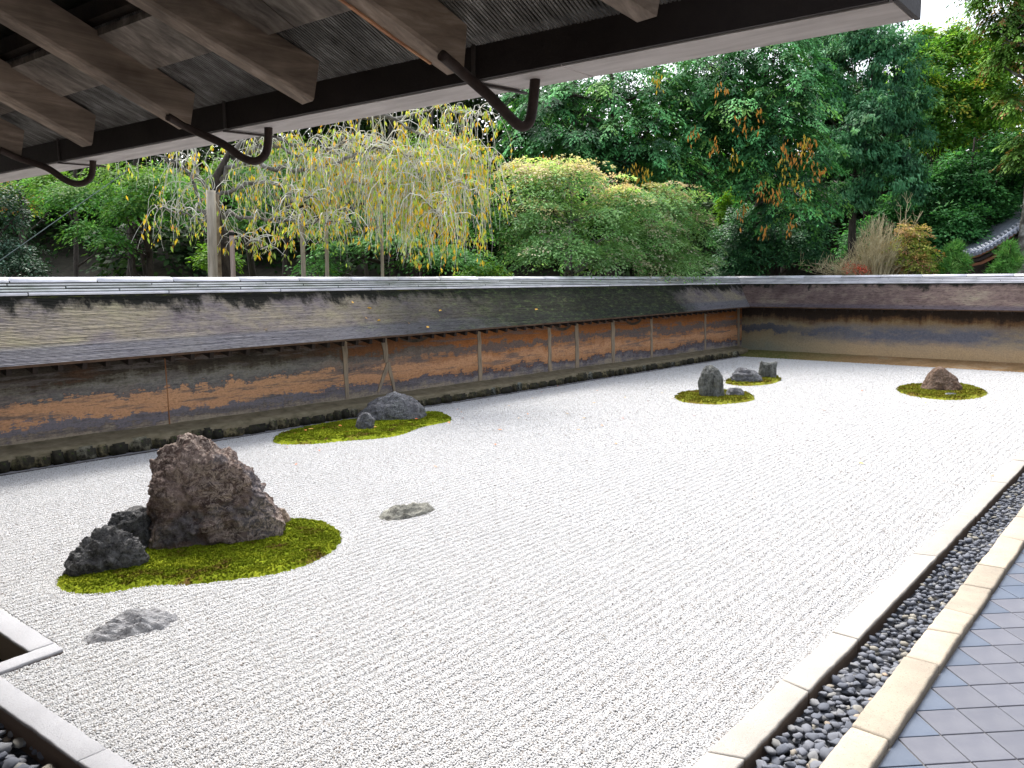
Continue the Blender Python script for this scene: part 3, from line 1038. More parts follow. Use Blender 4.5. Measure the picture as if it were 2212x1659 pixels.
def P_long(s, tau):
    xe = XEF + (XRF - XEF) * s
    X = X0 + (xe - X0) * tau
    sag = -0.03 * math.sin(math.pi * s)
    return Vector((X, YE(X) * (1 - s) + YR(X) * s, ZE(X) * (1 - s) + ZR(X) * s + sag))


YE_C, YR_C = YE(XEF), YR(XRF)


def P_end(s, tau):
    ye = YE_C + (YR_C - YE_C) * s
    Y = YEND + (ye - YEND) * tau
    sag = -0.03 * math.sin(math.pi * s)
    z0 = ZE(XEF) - 0.0
    return Vector((XEF + (XRF - XEF) * s, Y, z0 * (1 - s) + ZR(XRF) * s + sag))


def shingle_roof(P, nseg, ncourse, up, parent, mat, seed):
    V, F = [], []
    for c in range(ncourse):
        s0 = c / ncourse; s1 = (c + 1) / ncourse + 0.004
        th = 0.0115
        b = len(V)
        for i in range(nseg + 1):
            tau = i / nseg
            wv = 0.10 / ncourse * mn.noise(Vector((i * 0.35, c * 3.7, seed))) * 2.2
            t2 = th * (1 + 0.5 * mn.noise(Vector((i * 0.21, c * 1.9, seed + 5))))
            a = P(max(0, s0 + wv), tau); d = P(min(1.0, s1), tau)
            V += [a - up * 0.004, a + up * t2, d + up * 0.001]
        for i in range(nseg):
            q = b + i * 3
            F += [(q, q + 3, q + 4, q + 1), (q + 1, q + 4, q + 5, q + 2)]
    o = link('shingle_roof', mesh('shingle_roof', V, F), mat, parent)
    o['kind'] = 'stuff'
    o['label'] = 'fine overlapping shingle courses'
    return o


upL = Vector((0, -0.75, 0.66)).normalized()
upE = Vector((-0.75, 0, 0.66)).normalized()
shingle_roof(P_long, 110, 48, upL, lw, M_SHIN1, 3)
shingle_roof(P_end, 60, 40, upE, ew, M_SHIN2, 9)


def strip_mesh(name, pa, pb, mat, parent, n=40, smooth=False):
    V = []; F = []
    for i in range(n + 1):
        V += [pa(i / n), pb(i / n)]
    for i in range(n):
        F.append((2 * i, 2 * i + 2, 2 * i + 3, 2 * i + 1))
    return link(name, mesh(name, V, F), mat, parent, smooth)


def sweep(name, path, prof, mat, parent, n=30, closed=True, smooth=False, t0=0.0, t1=1.0):
    """path(t) -> (origin, outdir); prof: list of (out, z) offsets"""
    V = []; F = []
    m_ = len(prof)
    for i in range(n + 1):
        t = t0 + (t1 - t0) * i / n
        o, u = path(t)
        for (a, z) in prof:
            V.append(o + u * a + Vector((0, 0, z)))
    for i in range(n):
        for k in range(m_ if closed else m_ - 1):
            k2 = (k + 1) % m_
            F.append((i * m_ + k, i * m_ + k2, (i + 1) * m_ + k2, (i + 1) * m_ + k))
    if closed:
        F.append(tuple(range(m_ - 1, -1, -1)))
        F.append(tuple(n * m_ + k for k in range(m_)))
    return link(name, mesh(name, V, F), mat, parent, smooth)


# back slopes (outer side of the roofs)
strip_mesh('back_slope', lambda t: Vector((X0 + (26.2 - X0) * t, YR(10) + 0.45 - 0.0264 * (X0 + (26.2 - X0) * t - 10), 2.24)),
           lambda t: Vector((X0 + (26.2 - X0) * t, YR(10) + 1.25 - 0.0264 * (X0 + (26.2 - X0) * t - 10), 1.45)), M_SHIN1, lw)
strip_mesh('back_slope', lambda t: Vector((XRF + 0.45, YEND + (12.3 - YEND) * t, 2.24)), lambda t: Vector((XRF + 1.25, YEND + (12.3 - YEND) * t, 1.45)), M_SHIN2, ew)

# wall bodies; faces slightly battered
def wl(t):
    X = X0 + (25.60 - X0) * t
    return Vector((X, Yb(X) + 0.42, 0)), Vector((0, 1, 0))


def body(name, path, mat, parent, n, L, top):
    V = []; F = []
    hz = 14
    for i in range(n + 1):
        t = i / n
        o, u = path(t)
        for j in range(hz + 1):
            z = -0.3 + (top + 0.3) * j / hz
            w_ = 0.010 * mn.noise(Vector((t * L * 0.9, z * 1.5, 3))) + 0.004 * mn.noise(Vector((t * L * 5, z * 9, 8)))
            V.append(o + u * (0.05 * z / top + w_) + Vector((0, 0, z)))
    for i in range(n):
        for j in range(hz):
            a_ = i * (hz + 1) + j
            F.append((a_, a_ + hz + 1, a_ + hz + 2, a_ + 1))
    k = len(V)
    o0, u0 = path(0); o1, u1 = path(1)
    V += [o0 + u0 * 0.75 + Vector((0, 0, -0.3)), o0 + u0 * 0.75 + Vector((0, 0, top)), o1 + u1 * 0.75 + Vector((0, 0, -0.3)), o1 + u1 * 0.75 + Vector((0, 0, top))]
    F += [(k, k + 1, k + 3, k + 2), (0, hz, k + 1, k), (n * (hz + 1), k + 2, k + 3, n * (hz + 1) + hz), (hz, n * (hz + 1) + hz, k + 3, k + 1)]
    return link(name, mesh(name, V, F), mat, parent, True)


body('clay_body', wl, M_WALL1, lw, 200, 27, 1.74)
XF = 25.36


def we(t):
    Y = YEND + (Yb(25.0) + 0.55 - YEND) * t
    return Vector((XF, Y, 0)), Vector((1, 0, 0))


body('clay_body', we, M_WALL2, ew, 120, 16, 1.74)

# soffits and eave edges
for (P, parent, up, ins) in ((P_long, lw, upL, Vector((0, 0.66, 0))), (P_end, ew, upE, Vector((0.60, 0, 0)))):
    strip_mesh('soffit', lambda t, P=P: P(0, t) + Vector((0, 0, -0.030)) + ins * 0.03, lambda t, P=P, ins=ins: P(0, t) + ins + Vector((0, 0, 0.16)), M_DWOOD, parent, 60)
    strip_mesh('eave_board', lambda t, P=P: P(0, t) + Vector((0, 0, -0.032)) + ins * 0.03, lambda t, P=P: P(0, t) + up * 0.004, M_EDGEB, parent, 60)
# rafter tips
def raft_tip(name, parent, c, d, sz=(0.058, 0.075)):
    b = MB()
    a0 = Vector(c); a1 = a0 + Vector(d) * 0.55 + Vector((0, 0, 0.12))
    b.beam(a0, a1, sz[0], sz[1])
    return b.build(name, M_DWOOD, parent)


x = 2.9
k = 0
while x < 24.3:
    raft_tip('rafter_end', lw, (x, YE(x) + 0.10, ZE(x) - 0.125), (0, 1, 0), (0.062, 0.10))
    x += 0.306; k += 1
y = 10.55
while y > 0.3:
    raft_tip('rafter_end', ew, (XEF + 0.10, y, ZE(XEF) - 0.11), (1, 0, 0), (0.06, 0.09))
    y -= 0.322


# ridge: fillet, then courses of long ridge boards/tiles and a rounded cap
def pr_long(t):
    xe = 25.72
    X = X0 + (xe - X0) * t
    return Vector((X, YR(X) + 0.22, ZR(X))), Vector((0, -1, 0))


def pr_end(t):
    ye = Yb(25.7) + 0.79
    Y = YEND + (ye - YEND) * t
    return Vector((25.67, Y, ZR(25))), Vector((-1, 0, 0))


LL, LE = 25.72 - X0, Yb(25.7) + 0.79 - YEND
for (path, L, parent, mats, seg) in ((pr_long, LL, lw, (M_RIDGED, M_RIDGE), 1.9), (pr_end, LE, ew, (M_RIDGE, M_RIDGE), 2.0)):
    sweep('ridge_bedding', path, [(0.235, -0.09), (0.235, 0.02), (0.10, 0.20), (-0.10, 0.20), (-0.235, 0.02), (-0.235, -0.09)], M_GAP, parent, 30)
    sweep('ridge_fillet', path, [(0.30, -0.115), (0.235, -0.005), (0.2, -0.005), (0.2, -0.115)], M_FLASH, parent, 60)
    sweep('fillet_edge', path, [(0.315, -0.128), (0.312, -0.110), (0.30, -0.112), (0.30, -0.13)], M_FLINE, parent, 60)
    layers = [(0.262, 0.005, 0.040, 0), (0.222, 0.056, 0.028, 1), (0.195, 0.097, 0.026, 1), (0.170, 0.136, 0.026, 1)]
    nseg = int(L / seg)
    for li, (ow, z0, hh, mi) in enumerate(layers):
        for i in range(nseg):
            off = (0.37 * li) % 1.0
            t0 = max(0, (i - off) / nseg) + 0.0004; t1 = min(1, (i + 1 - off) / nseg) - 0.0004
            if i == nseg - 1: t1 = 1.0
            dz = random.uniform(-0.0025, 0.0025)
            sweep('ridge_board', path, [(ow, z0 + dz), (ow + 0.006, z0 + hh * .5 + dz), (ow - 0.003, z0 + hh + dz), (-ow, z0 + hh + dz), (-ow, z0 + dz)], mats[0] if mi else mats[1], parent, 3, t0=t0, t1=t1)
    cap = [(0.115 * math.cos(q), 0.178 + 0.075 * math.sin(q)) for q in np.linspace(-0.35, math.pi + 0.35, 12)]
    nc = int(L / 1.1)
    for i in range(nc):
        dz = random.uniform(-0.004, 0.004)
        sweep('ridge_cap', path, [(a_, b_ + dz) for a_, b_ in cap], mats[1], parent, 2, smooth=True, t0=i / nc + 0.0003, t1=(i + 1) / nc - 0.0003)

# ledge, foundation stones, edging of the long wall
V = []; F = []
n = 240; prof = [(0.03, 0.06), (0.02, 0.195), (0.06, 0.222), (0.2, 0.235), (0.34, 0.262), (0.45, 0.285)]
for i in range(n + 1):
    X = 0.5 + 24.5 * i / n
    for k_, (oy, z) in enumerate(prof):
        V.append((X, Yb(X) + oy + 0.02 * mn.noise(Vector((X * 3, k_, 0))), z + 0.014 * mn.noise(Vector((X * 2.4, k_ * 1.7, 5)))))
m_ = len(prof)
for i in range(n):
    for k_ in range(m_ - 1):
        F.append((i * m_ + k_, (i + 1) * m_ + k_, (i + 1) * m_ + k_ + 1, i * m_ + k_ + 1))
link('ledge', mesh('ledge', V, F), M_LEDGE, lw, True)
bstones = []
x = 1.6
while x < 24.3:
    wd = random.choice([0.14, 0.18, 0.22, 0.3, 0.38]) * random.uniform(0.8, 1.2)
    hgt = random.uniform(0.15, 0.215)
    bm = bmesh.new()
    bmesh.ops.create_cube(bm, size=1.0)
    bmesh.ops.bevel(bm, geom=bm.edges[:], offset=0.16, segments=2, affect='EDGES')
    for v in bm.verts:
        v.co += mn.noise_vector(v.co * 1.9 + Vector((x * 5, 0, 0))) * 0.13
        v.co.x *= wd * 0.98; v.co.y *= 0.20; v.co.z *= hgt
    me = bpy.data.meshes.new('foundation_stone')
    bm.to_mesh(me); bm.free()
    o = link('foundation_stone', me, M_BSTONE, lw)
    me.polygons.foreach_set('use_smooth', [True] * len(me.polygons))
    o.location = Vector((x + wd / 2, Yb(x) + 0.075 + random.uniform(-.02, .015), hgt / 2 - 0.01)) - Vector(lw.location)
    o.matrix_parent_inverse = Matrix()
    x += wd + 0.012
strip_mesh('edging_strip', lambda t: Vector((1.9 + 22.6 * t, Yb(1.9 + 22.6 * t) - 0.095, 0.006)), lambda t: Vector((1.9 + 22.6 * t, Yb(1.9 + 22.6 * t) + 0.05, 0.012)),
           simple('grey edging', (0.16, 0.155, 0.16), (0.30, 0.29, 0.30), 8), lw, 60)
strip_mesh('edging_lip', lambda t: Vector((1.9 + 22.6 * t, Yb(1.9 + 22.6 * t) - 0.10, -0.03)), lambda t: Vector((1.9 + 22.6 * t, Yb(1.9 + 22.6 * t) - 0.098, 0.014)),
           simple('dark edging lip', (0.05, 0.045, 0.045), (0.12, 0.11, 0.11), 8), lw, 60)

# earth strip at the foot of the end wall
V = []; F = []
prof = [(-0.06, -0.02), (0.0, 0.015), (0.18, 0.045), (0.42, 0.085), (0.7, 0.12), (0.98, 0.155)]
n = 120
for i in range(n + 1):
    Y = YEND + (11.35 - YEND) * i / n
    for k_, (ox, z) in enumerate(prof):
        V.append((GX1 + ox + 0.03 * mn.noise(Vector((Y * 1.3, k_ * 2, 0))), Y, z + 0.012 * mn.noise(Vector((Y * 2, k_, 7)))))
for i in range(n):
    for k_ in range(m_ - 1):
        F.append((i * m_ + k_, (i + 1) * m_ + k_, (i + 1) * m_ + k_ + 1, i * m_ + k_ + 1))


def strip_mat():
    t = NT('earth strip')
    sx = t.sep()
    n1 = t.noise(1.2, 6, 0.65)
    n2 = t.noise(14, 6, 0.7)
    c = t.ramp(t.math('ADD', t.math('MULTIPLY', n1, .6), t.math('MULTIPLY', n2, .4)), [(0.38, (0.20, 0.13, 0.06)), (0.5, (0.31, 0.19, 0.09)), (0.62, (0.38, 0.28, 0.17))])
    mr = t.n('MapRange')
    mr.inputs['From Min'].default_value = 7.0
    mr.inputs['From Max'].default_value = 10.0
    t.l(t.math('ADD', sx[1], t.math('MULTIPLY', t.math('SUBTRACT', n1, 0.5), 4.0)), mr.inputs['Value'])
    c = t.mix(mr.outputs[0], c, t.ramp(n2, [(0.4, (0.07, 0.085, 0.015)), (0.6, (0.17, 0.15, 0.06))]))
    t.col(c).rough(0.95)
    t.bump(n2, 0.5, 0.02)
    return t.m


M_ESTRIP = strip_mat()
es = link('earth_strip', mesh('earth_strip', V, F), M_ESTRIP, None, True)
tag(es, 'orange earth and moss strip at the foot of the end wall', kind='structure')

# posts, seams and old repair scars set in the long wall face
def face_piece(name, pts, widths, mat, parent, proud=0.012, th=0.05):
    """pts: list of (X, z) centre line on the wall face; ribbon of given widths, standing proud"""
    V = []; F = []
    n = len(pts)
    for i, ((X, z), wd) in enumerate(zip(pts, widths)):
        q = pts[min(i + 1, n - 1)]; p = pts[max(i - 1, 0)]
        d = Vector((q[0] - p[0], q[1] - p[1])).normalized()
        nx, nz = -d.y, d.x
        yf = Yb(X) + 0.42 + 0.05 * z / 1.74
        for s in (-1, 1):
            for yy in (-proud, th):
                V.append((X + nx * wd / 2 * s, yf + yy, z + nz * wd / 2 * s))
    for i in range(n - 1):
        b = i * 4; c = b + 4
        F += [(b, c, c + 2, b + 2), (b + 1, b + 3, c + 3, c + 1), (b, b + 1, c + 1, c), (b + 2, c + 2, c + 3, b + 3)]
    F += [(0, 2, 3, 1), ((n - 1) * 4, (n - 1) * 4 + 1, (n - 1) * 4 + 3, (n - 1) * 4 + 2)]
    return link(name, mesh(name, V, F), mat, parent)


def wx(px):                                   # X on the wall face seen at a print column
    lo, hi = 0.0, 30.0
    for _ in range(40):
        mid = (lo + hi) / 2
        v = CR.T @ (np.array([mid, Yb(mid) + 0.43, 0.8]) - EYE)
        if 1106 + FO * v[0] / v[2] < px: lo = mid
        else: hi = mid
    return lo


def jit(pts, a=0.012, seed=0):
    return [(x_ + a * mn.noise(Vector((z_ * 5, seed, 1))), z_) for x_, z_ in pts]


zz = list(np.linspace(0.27, 1.62, 12))
for px, wtop, wbot, mt in ((748, 0.13, 0.075, M_POSTW), (1037, 0.10, 0.12, M_POSTW), (1188, 0.10, 0.13, M_POSTW), (1247, 0.13, 0.16, M_POSTW), (1325, 0.17, 0.14, M_POSTW),
                           (1408, 0.12, 0.10, M_POSTW), (1524, 0.11, 0.09, M_POSTW), (1596, 0.14, 0.14, M_POSTW)):
    X = wx(px)
    wds = [(wbot + (wtop - wbot) * i / 11) * (1 + 0.22 * mn.noise(Vector((i * 0.9, px, 2)))) for i in range(12)]
    face_piece('wall_post', jit([(X, z) for z in zz], 0.03, px), wds, mt, lw)
X = wx(362)
face_piece('seam', [(X, z) for z in zz], [0.016] * 12, simple('orange seam', (0.16, 0.07, 0.03), (0.30, 0.14, 0.06), 8), lw, 0.006)
# forked scar
X = wx(838)
face_piece('wall_post', jit([(X - 0.09 + 0.10 * (1.62 - z) * 0.9, z) for z in zz[5:]], 0.03, 9), [0.09, 0.11, 0.12, 0.13, 0.12, 0.12, 0.12], M_POSTW, lw)['label'] = 'forked post, dark above and pale below'
face_piece('wall_brace', [(X - 0.26, 0.33), (X - 0.17, 0.5), (X - 0.09, 0.66), (X + 0.01, 0.84)], [0.05, 0.07, 0.085, 0.09], M_POSTW, lw)
face_piece('wall_brace', [(X + 0.14, 0.30), (X + 0.11, 0.5), (X + 0.06, 0.68), (X + 0.012, 0.88)], [0.05, 0.07, 0.08, 0.09], M_POSTW, lw, 0.014)
# swags of dark plaster near the eaves
for px, r_ in ((900, 0.55), (1218, 0.42), (1370, 0.5)):
    X = wx(px)
    face_piece('dark_scar', [(X - r_ * math.cos(q) * 0.8, 1.42 - 0.17 * math.sin(q)) for q in np.linspace(0.1, 3.04, 12)], [0.035 + 0.03 * math.sin(q) for q in np.linspace(0.1, 3.04, 12)], M_SCAR, lw, 0.007)

# ------------------------------------------------------------------ moss islands
def moss_island(key, name, label, mat, res, tuft, tsize, hgt):
    P = MP[key]
    x0, y0 = P.min(0) - res; x1, y1 = P.max(0) + res
    xs = np.arange(x0, x1, res); ys = np.arange(y0, y1, res)
    X, Y = np.meshgrid(xs, ys, indexing='ij')
    ins = inside(P, X.ravel(), Y.ravel()).reshape(X.shape)
    d = edge_dist(P, X.ravel(), Y.ravel()).reshape(X.shape)
    d = np.where(ins, d, -d)
    H = np.clip(d / 0.09, 0, 1)
    nz = np.array([mn.noise(Vector((a_ * 6, b_ * 6, 2.0))) for a_, b_ in zip(X.ravel(), Y.ravel())]).reshape(X.shape)
    nz2 = np.array([mn.noise(Vector((a_ * 15, b_ * 15, 8.0))) for a_, b_ in zip(X.ravel(), Y.ravel())]).reshape(X.shape)
    Z = hgt * (H * (2 - H)) + 0.016 * nz * H + 0.014 * nz2 * H + 0.25 * hgt * np.clip(d / 0.4, 0, 1) + np.where(ins, 0.0, -0.02)
    c = P.mean(0)
    root = empty(name, (c[0], c[1], 0))
    tag(root, label, 'moss')
    nj_ = len(ys)
    ok = ins | (d > -res * 1.2)
    V = np.stack([X.ravel(), Y.ravel(), Z.ravel()], 1)
    i_, j_ = np.meshgrid(np.arange(len(xs) - 1), np.arange(nj_ - 1), indexing='ij')
    kk = (ok[:-1, :-1] & ok[1:, :-1] & ok[1:, 1:] & ok[:-1, 1:]).ravel()
    a_ = (i_ * nj_ + j_).ravel()[kk]
    link('moss_mound', np_mesh('moss_mound', V, np.stack([a_, a_ + nj_, a_ + nj_ + 1, a_ + 1], 1)), mat, root, True)
    # tufts
    TX, TY = np.meshgrid(np.arange(x0, x1, tuft), np.arange(y0, y1, tuft), indexing='ij')
    TX = (TX + rng.uniform(-.5, .5, TX.shape) * tuft).ravel(); TY = (TY + rng.uniform(-.5, .5, TY.shape) * tuft).ravel()
    ti = inside(P, TX + 0.02 * np.sin(TY * 37) + 0.012 * np.sin(TX * 61), TY + 0.02 * np.sin(TX * 41) + 0.012 * np.sin(TY * 73))
    TX, TY = TX[ti], TY[ti]
    ix = np.clip(((TX - x0) / res).astype(int), 0, len(xs) - 1); iy = np.clip(((TY - y0) / res).astype(int), 0, nj_ - 1)
    TZ = Z[ix, iy]
    n = len(TX)
    nb = 5
    base = np.stack([TX, TY, TZ - 0.004], 1)
    s = tsize * rng.uniform(0.6, 1.35, n)
    VV = []; 
    for b in range(nb):
        ang = rng.uniform(0, 6.28, n)
        tilt = rng.uniform(0.35, 1.15, n)
        dirv = np.stack([np.cos(ang) * np.sin(tilt), np.sin(ang) * np.sin(tilt), np.cos(tilt)], 1)
        side = np.stack([-np.sin(ang), np.cos(ang), np.zeros(n)], 1)
        tip = base + dirv * s[:, None]
        midp = base + dirv * s[:, None] * 0.55
        VV.append(np.stack([base, midp + side * s[:, None] * 0.32, tip, midp - side * s[:, None] * 0.32], 1))
    VV = np.stack(VV, 1).reshape(-1, 3)
    Q = np.arange(len(VV)).reshape(-1, 4)
    o = link('moss_tufts', np_mesh('moss_tufts', VV, Q), mat, root)
    o['kind'] = 'stuff'
    return root


moss_island('m1', 'moss_island', 'largest and nearest bright green moss island round the big brown rock', M_MOSS1, 0.03, 0.0115, 0.017, 0.035)
moss_island('m2', 'moss_island', 'long moss island lying along the foot of the long wall', M_MOSS1, 0.05, 0.019, 0.022, 0.04)
moss_island('m3', 'moss_island', 'round moss island under the tall upright stone', M_MOSS2, 0.06, 0.03, 0.03, 0.04)
moss_island('m4', 'moss_island', 'small farthest moss island near the wall corner, under a block stone and a flat stone', M_MOSS2, 0.06, 0.032, 0.03, 0.05)
moss_island('m5', 'moss_island', 'oval moss island at the right under the brown dome stone', M_MOSS2, 0.06, 0.03, 0.03, 0.04)


# ------------------------------------------------------------------ rocks
def rock(name, label, base_px, prof, depth_k, mat, seed, nang=110, nz=64, amp=0.05, chunk=0.08, z0=-0.05, expo=2.6, lay=0.0, chs=3.0, back=0.0, ncut=16):
    """base_px: print point of the front foot; prof: [(z, uL, uR)] metres across the view; depth_k: depth half width relative to half width (callable or number)"""
    c = gp(*base_px)
    f = np.array([c[0], c[1]]); f = f / np.linalg.norm(f)
    r = np.array([f[1], -f[0]])
    zs = np.array([p[0] for p in prof]); L = np.array([p[1] for p in prof]); R = np.array([p[2] for p in prof])
    ztop = zs[-1]
    dmax = (depth_k(0.0) if callable(depth_k) else depth_k) * (R[0] - L[0]) / 2
    cen = np.array([c[0], c[1]]) + f * (dmax + back)
    V = []; F = []
    lev = np.concatenate([[z0], np.linspace(0, 1, nz) ** 0.9 * ztop])
    for z in lev:
        zq = max(z, 0)
        l = np.interp(zq, zs, L); rr = np.interp(zq, zs, R)
        if z < 0: l -= 0.02; rr += 0.02
        hu = (rr - l) / 2; cu = (l + rr) / 2
        hd = (depth_k(zq / ztop) if callable(depth_k) else depth_k) * hu
        hd = min(hd, dmax * 1.15)
        for k in range(nang):
            q = 2 * math.pi * k / nang
            cs, sn = math.cos(q), math.sin(q)
            e = 2 / expo
            u_ = cu + hu * math.copysign(abs(cs) ** e, cs)
            w_ = hd * math.copysign(abs(sn) ** e, sn)
            V.append(Vector((cen[0] + r[0] * u_ + f[0] * w_, cen[1] + r[1] * u_ + f[1] * w_, z)))
    nl = len(lev)
    for i in range(nl - 1):
        for k in range(nang):
            k2 = (k + 1) % nang
            F.append((i * nang + k, i * nang + k2, (i + 1) * nang + k2, (i + 1) * nang + k))
    F.append(tuple((nl - 1) * nang + k for k in range(nang)))
    axis = Vector((cen[0], cen[1], ztop * 0.35))
    A_ = np.array([v[:] for v in V]); prng = np.random.default_rng(int(seed * 100))
    for kk_ in range(ncut):
        nn_ = prng.standard_normal(3); nn_[2] = abs(nn_[2]) * 0.9; nn_ /= np.linalg.norm(nn_)
        dd_ = (A_ - np.array(axis)) @ nn_
        lim = dd_.max() * (1 - prng.uniform(0.05, 0.15))
        over = np.clip(dd_ - lim, 0, None)
        A_ = A_ - over[:, None] * 0.9 * nn_
    V = [Vector(a_) for a_ in A_]
    sd_ = Vector((seed * 13.7, seed * 3.1, seed * 7.3))
    out = []
    for v in V:
        d = v - axis
        dn = d.normalized()
        q = v * chs + sd_
        vd, vp = mn.voronoi(q)
        ch = (vd[1] - vd[0])                                  # ridge-like: cells bulge
        n1 = mn.noise(v * chs * 0.8 + sd_)
        n2 = mn.fractal(v * chs * 3 + sd_, 0.8, 2.1, 4)
        rid = mn.ridged_multi_fractal(v * chs * 1.3 + sd_ * 2, 0.9, 2.2, 5, 0.9, 2.0) * 0.9 - 0.6
        lyr = 0.0
        if lay:
            lyr = lay * (math.sin((v.z * 60 + n1 * 6 + v.x * 6)) * 0.5)
        top = min(1.0, (ztop - v.z) / (ztop * 0.12) + 0.35)
        k = (min(ch, 0.55) * chunk * 0.8 + n1 * chunk * 0.25 + n2 * amp * 0.45 + rid * amp * 0.45 - chunk * 0.05 + lyr) * top
        out.append(v + dn * k)
    me = mesh(name, out, F)
    o = link(name, me, mat, None, True)
    o.location = (0, 0, 0)
    # origin at the base
    off = Vector((cen[0], cen[1], 0))
    me.transform(Matrix.Translation(-off))
    o.location = off
    tag(o, label, 'rock')
    return o


def S(py):                                   # print pixels per metre at the distance of a ground point
    return FO * (-(CR.T @ (gp(1106, py) - EYE))[2] * -1) ** -1 if False else FO / (CR.T @ (gp(1106, py) - EYE))[2]


def prof_px(cx, by, rows, s):
    return [((by - y_) / s, (l_ - cx) / s, (r_ - cx) / s) for y_, l_, r_ in rows]


def pxs(x, y):
    return FO / (CR.T @ (gp(x, y) - EYE))[2]


s = pxs(470, 1190)
rock('big_rock', 'big rugged brown peaked rock on the nearest moss island', (470, 1186),
     prof_px(470, 1190, [(1190, 340, 606), (1165, 338, 614), (1135, 339, 612), (1100, 341, 600), (1068, 342, 582), (1032, 343, 553), (1005, 346, 524), (986, 362, 494), (970, 384, 468), (958, 400, 446), (948, 410, 430), (943, 415, 422)], s),
     lambda z: 0.52 if z < 0.6 else 0.52 + (z - 0.6) * 0.4, M_RK_BROWN, 1.3, 300, 190, 0.085, 0.06, expo=3.8, chs=4.2, ncut=9)
s = pxs(285, 1200)
rock('upright_rock', 'dark jagged rock directly left of the big brown rock', (287, 1197),
     prof_px(285, 1200, [(1200, 228, 332), (1180, 226, 330), (1160, 228, 329), (1145, 234, 328), (1130, 244, 326), (1120, 252, 322), (1110, 260, 306)], s), 0.8, M_RK_DARK, 2.1, 150, 80, 0.055, 0.05, chs=6.5, ncut=9)
s = pxs(225, 1250)
rock('leaning_rock', 'low dark leaning rock at the left end of the nearest moss island', (222, 1247),
     prof_px(225, 1250, [(1252, 152, 300), (1240, 152, 308), (1225, 156, 314), (1208, 165, 312), (1192, 178, 302), (1176, 194, 290), (1160, 216, 278), (1147, 234, 262)], s), 0.5, M_RK_DARK, 3.7, 170, 90, 0.062, 0.06, chs=6.0, ncut=9)
s = pxs(612, 1140)
rock('small_pale_rock', 'small pale rock peeking out behind the right foot of the big brown rock', (606, 1140),
     prof_px(606, 1142, [(1142, 580, 632), (1130, 583, 630), (1116, 588, 622), (1104, 594, 612)], s), 0.7, M_RK_TAN, 4.4, 60, 30, 0.012, 0.02, chs=9)
s = pxs(382, 1196)
rock('small_rust_rock', 'tiny rust coloured stone in the moss before the big brown rock', (382, 1197),
     prof_px(382, 1197, [(1197, 358, 408), (1186, 362, 403), (1176, 370, 395), (1170, 376, 386)], s), 0.6, M_RK_ORANGE, 5.2, 50, 24, 0.012, 0.02, chs=12)

# flat rocks lying along a diagonal: built from a footprint with a low crown
def flat_rock(name, label, foot_px, hgt, mat, seed, lay=0.012):
    P = smooth_poly([gp(x, y)[:2] for x, y in foot_px], 6)
    c = P.mean(0)
    n = len(P)
    V = []; F = []
    rings = 26
    for j in range(rings + 1):
        t = j / rings
        rr = math.cos(t * math.pi / 2) ** 0.75
        zb = hgt * math.sin(t * math.pi / 2) ** 0.9 - 0.03 * (1 - t)
        for i in range(n):
            p = c + (P[i] - c) * rr
            v = Vector((p[0], p[1], zb))
            nn = mn.fractal(v * 9 + Vector((seed, 0, 0)), 0.8, 2, 4)
            ax = (P[i] - c)
            st = mn.noise(Vector((p[0] * 5 - p[1] * 9, (p[1] + p[0]) * 24, seed)))
            v.z += (nn * 0.35 * hgt + st * hgt * 0.4 + lay * st) * min(1, t * 3)
            V.append(v - Vector((c[0], c[1], 0)))
    for j in range(rings):
        for i in range(n):
            i2 = (i + 1) % n
            F.append((j * n + i, j * n + i2, (j + 1) * n + i2, (j + 1) * n + i))
    o = link(name, mesh(name, V, F), mat, None, True)
    o.location = (c[0], c[1], 0)
    tag(o, label, 'rock')
    return o


flat_rock('flat_rock', 'nearest flat pale grey rock sunk in the gravel before the moss island', [(172, 1388), (196, 1366), (236, 1340), (275, 1326), (330, 1320), (372, 1322), (386, 1334), (362, 1354), (322, 1366), (272, 1378), (215, 1389)], 0.06, M_RK_PALE, 3)
flat_rock('flat_rock', 'flat olive grey rock lying alone in the open gravel', [(818, 1117), (834, 1104), (862, 1096), (900, 1094), (930, 1093), (941, 1099), (925, 1109), (892, 1118), (855, 1124), (830, 1124)], 0.07, M_RK_OLIVE, 8)

s = pxs(850, 912)
rock('long_rock', 'long humped grey rock on the moss by the long wall', (850, 914),
     prof_px(850, 914, [(914, 768, 920), (905, 768, 925), (895, 775, 923), (885, 790, 914), (875, 803, 905), (865, 818, 897), (857, 832, 888), (851, 852, 876)], s), 0.42, M_RK_GREY, 6.3, 140, 60, 0.05, 0.09, chs=3.2)
s = pxs(789, 933)
rock('small_grey_rock', 'small pale grey rock before the long humped rock', (789, 934),
     prof_px(789, 934, [(934, 770, 806), (922, 769, 808), (910, 772, 807), (900, 777, 802), (893, 784, 797)], s), 0.75, M_RK_GREY, 7.1, 80, 44, 0.03, 0.05, chs=5)
s = pxs(1537, 860)
rock('tall_rock', 'tall upright rounded stone on the round moss island', (1537, 862),
     prof_px(1537, 862, [(862, 1513, 1561), (850, 1511, 1562), (835, 1511, 1562), (820, 1512, 1560), (808, 1515, 1555), (798, 1519, 1547), (791, 1524, 1541), (786, 1529, 1536)], s), 0.75, M_RK_GREEN, 8.2, 120, 80, 0.05, 0.10, chs=2.2)
s = pxs(1587, 858)
rock('low_round_rock', 'low rounded grey stone beside the tall upright stone', (1587, 860),
     prof_px(1587, 860, [(860, 1567, 1608), (852, 1568, 1608), (845, 1573, 1605), (839, 1582, 1598)], s), 0.7, M_RK_GREY, 9.4, 80, 40, 0.03, 0.05, chs=4)
s = pxs(1612, 829)
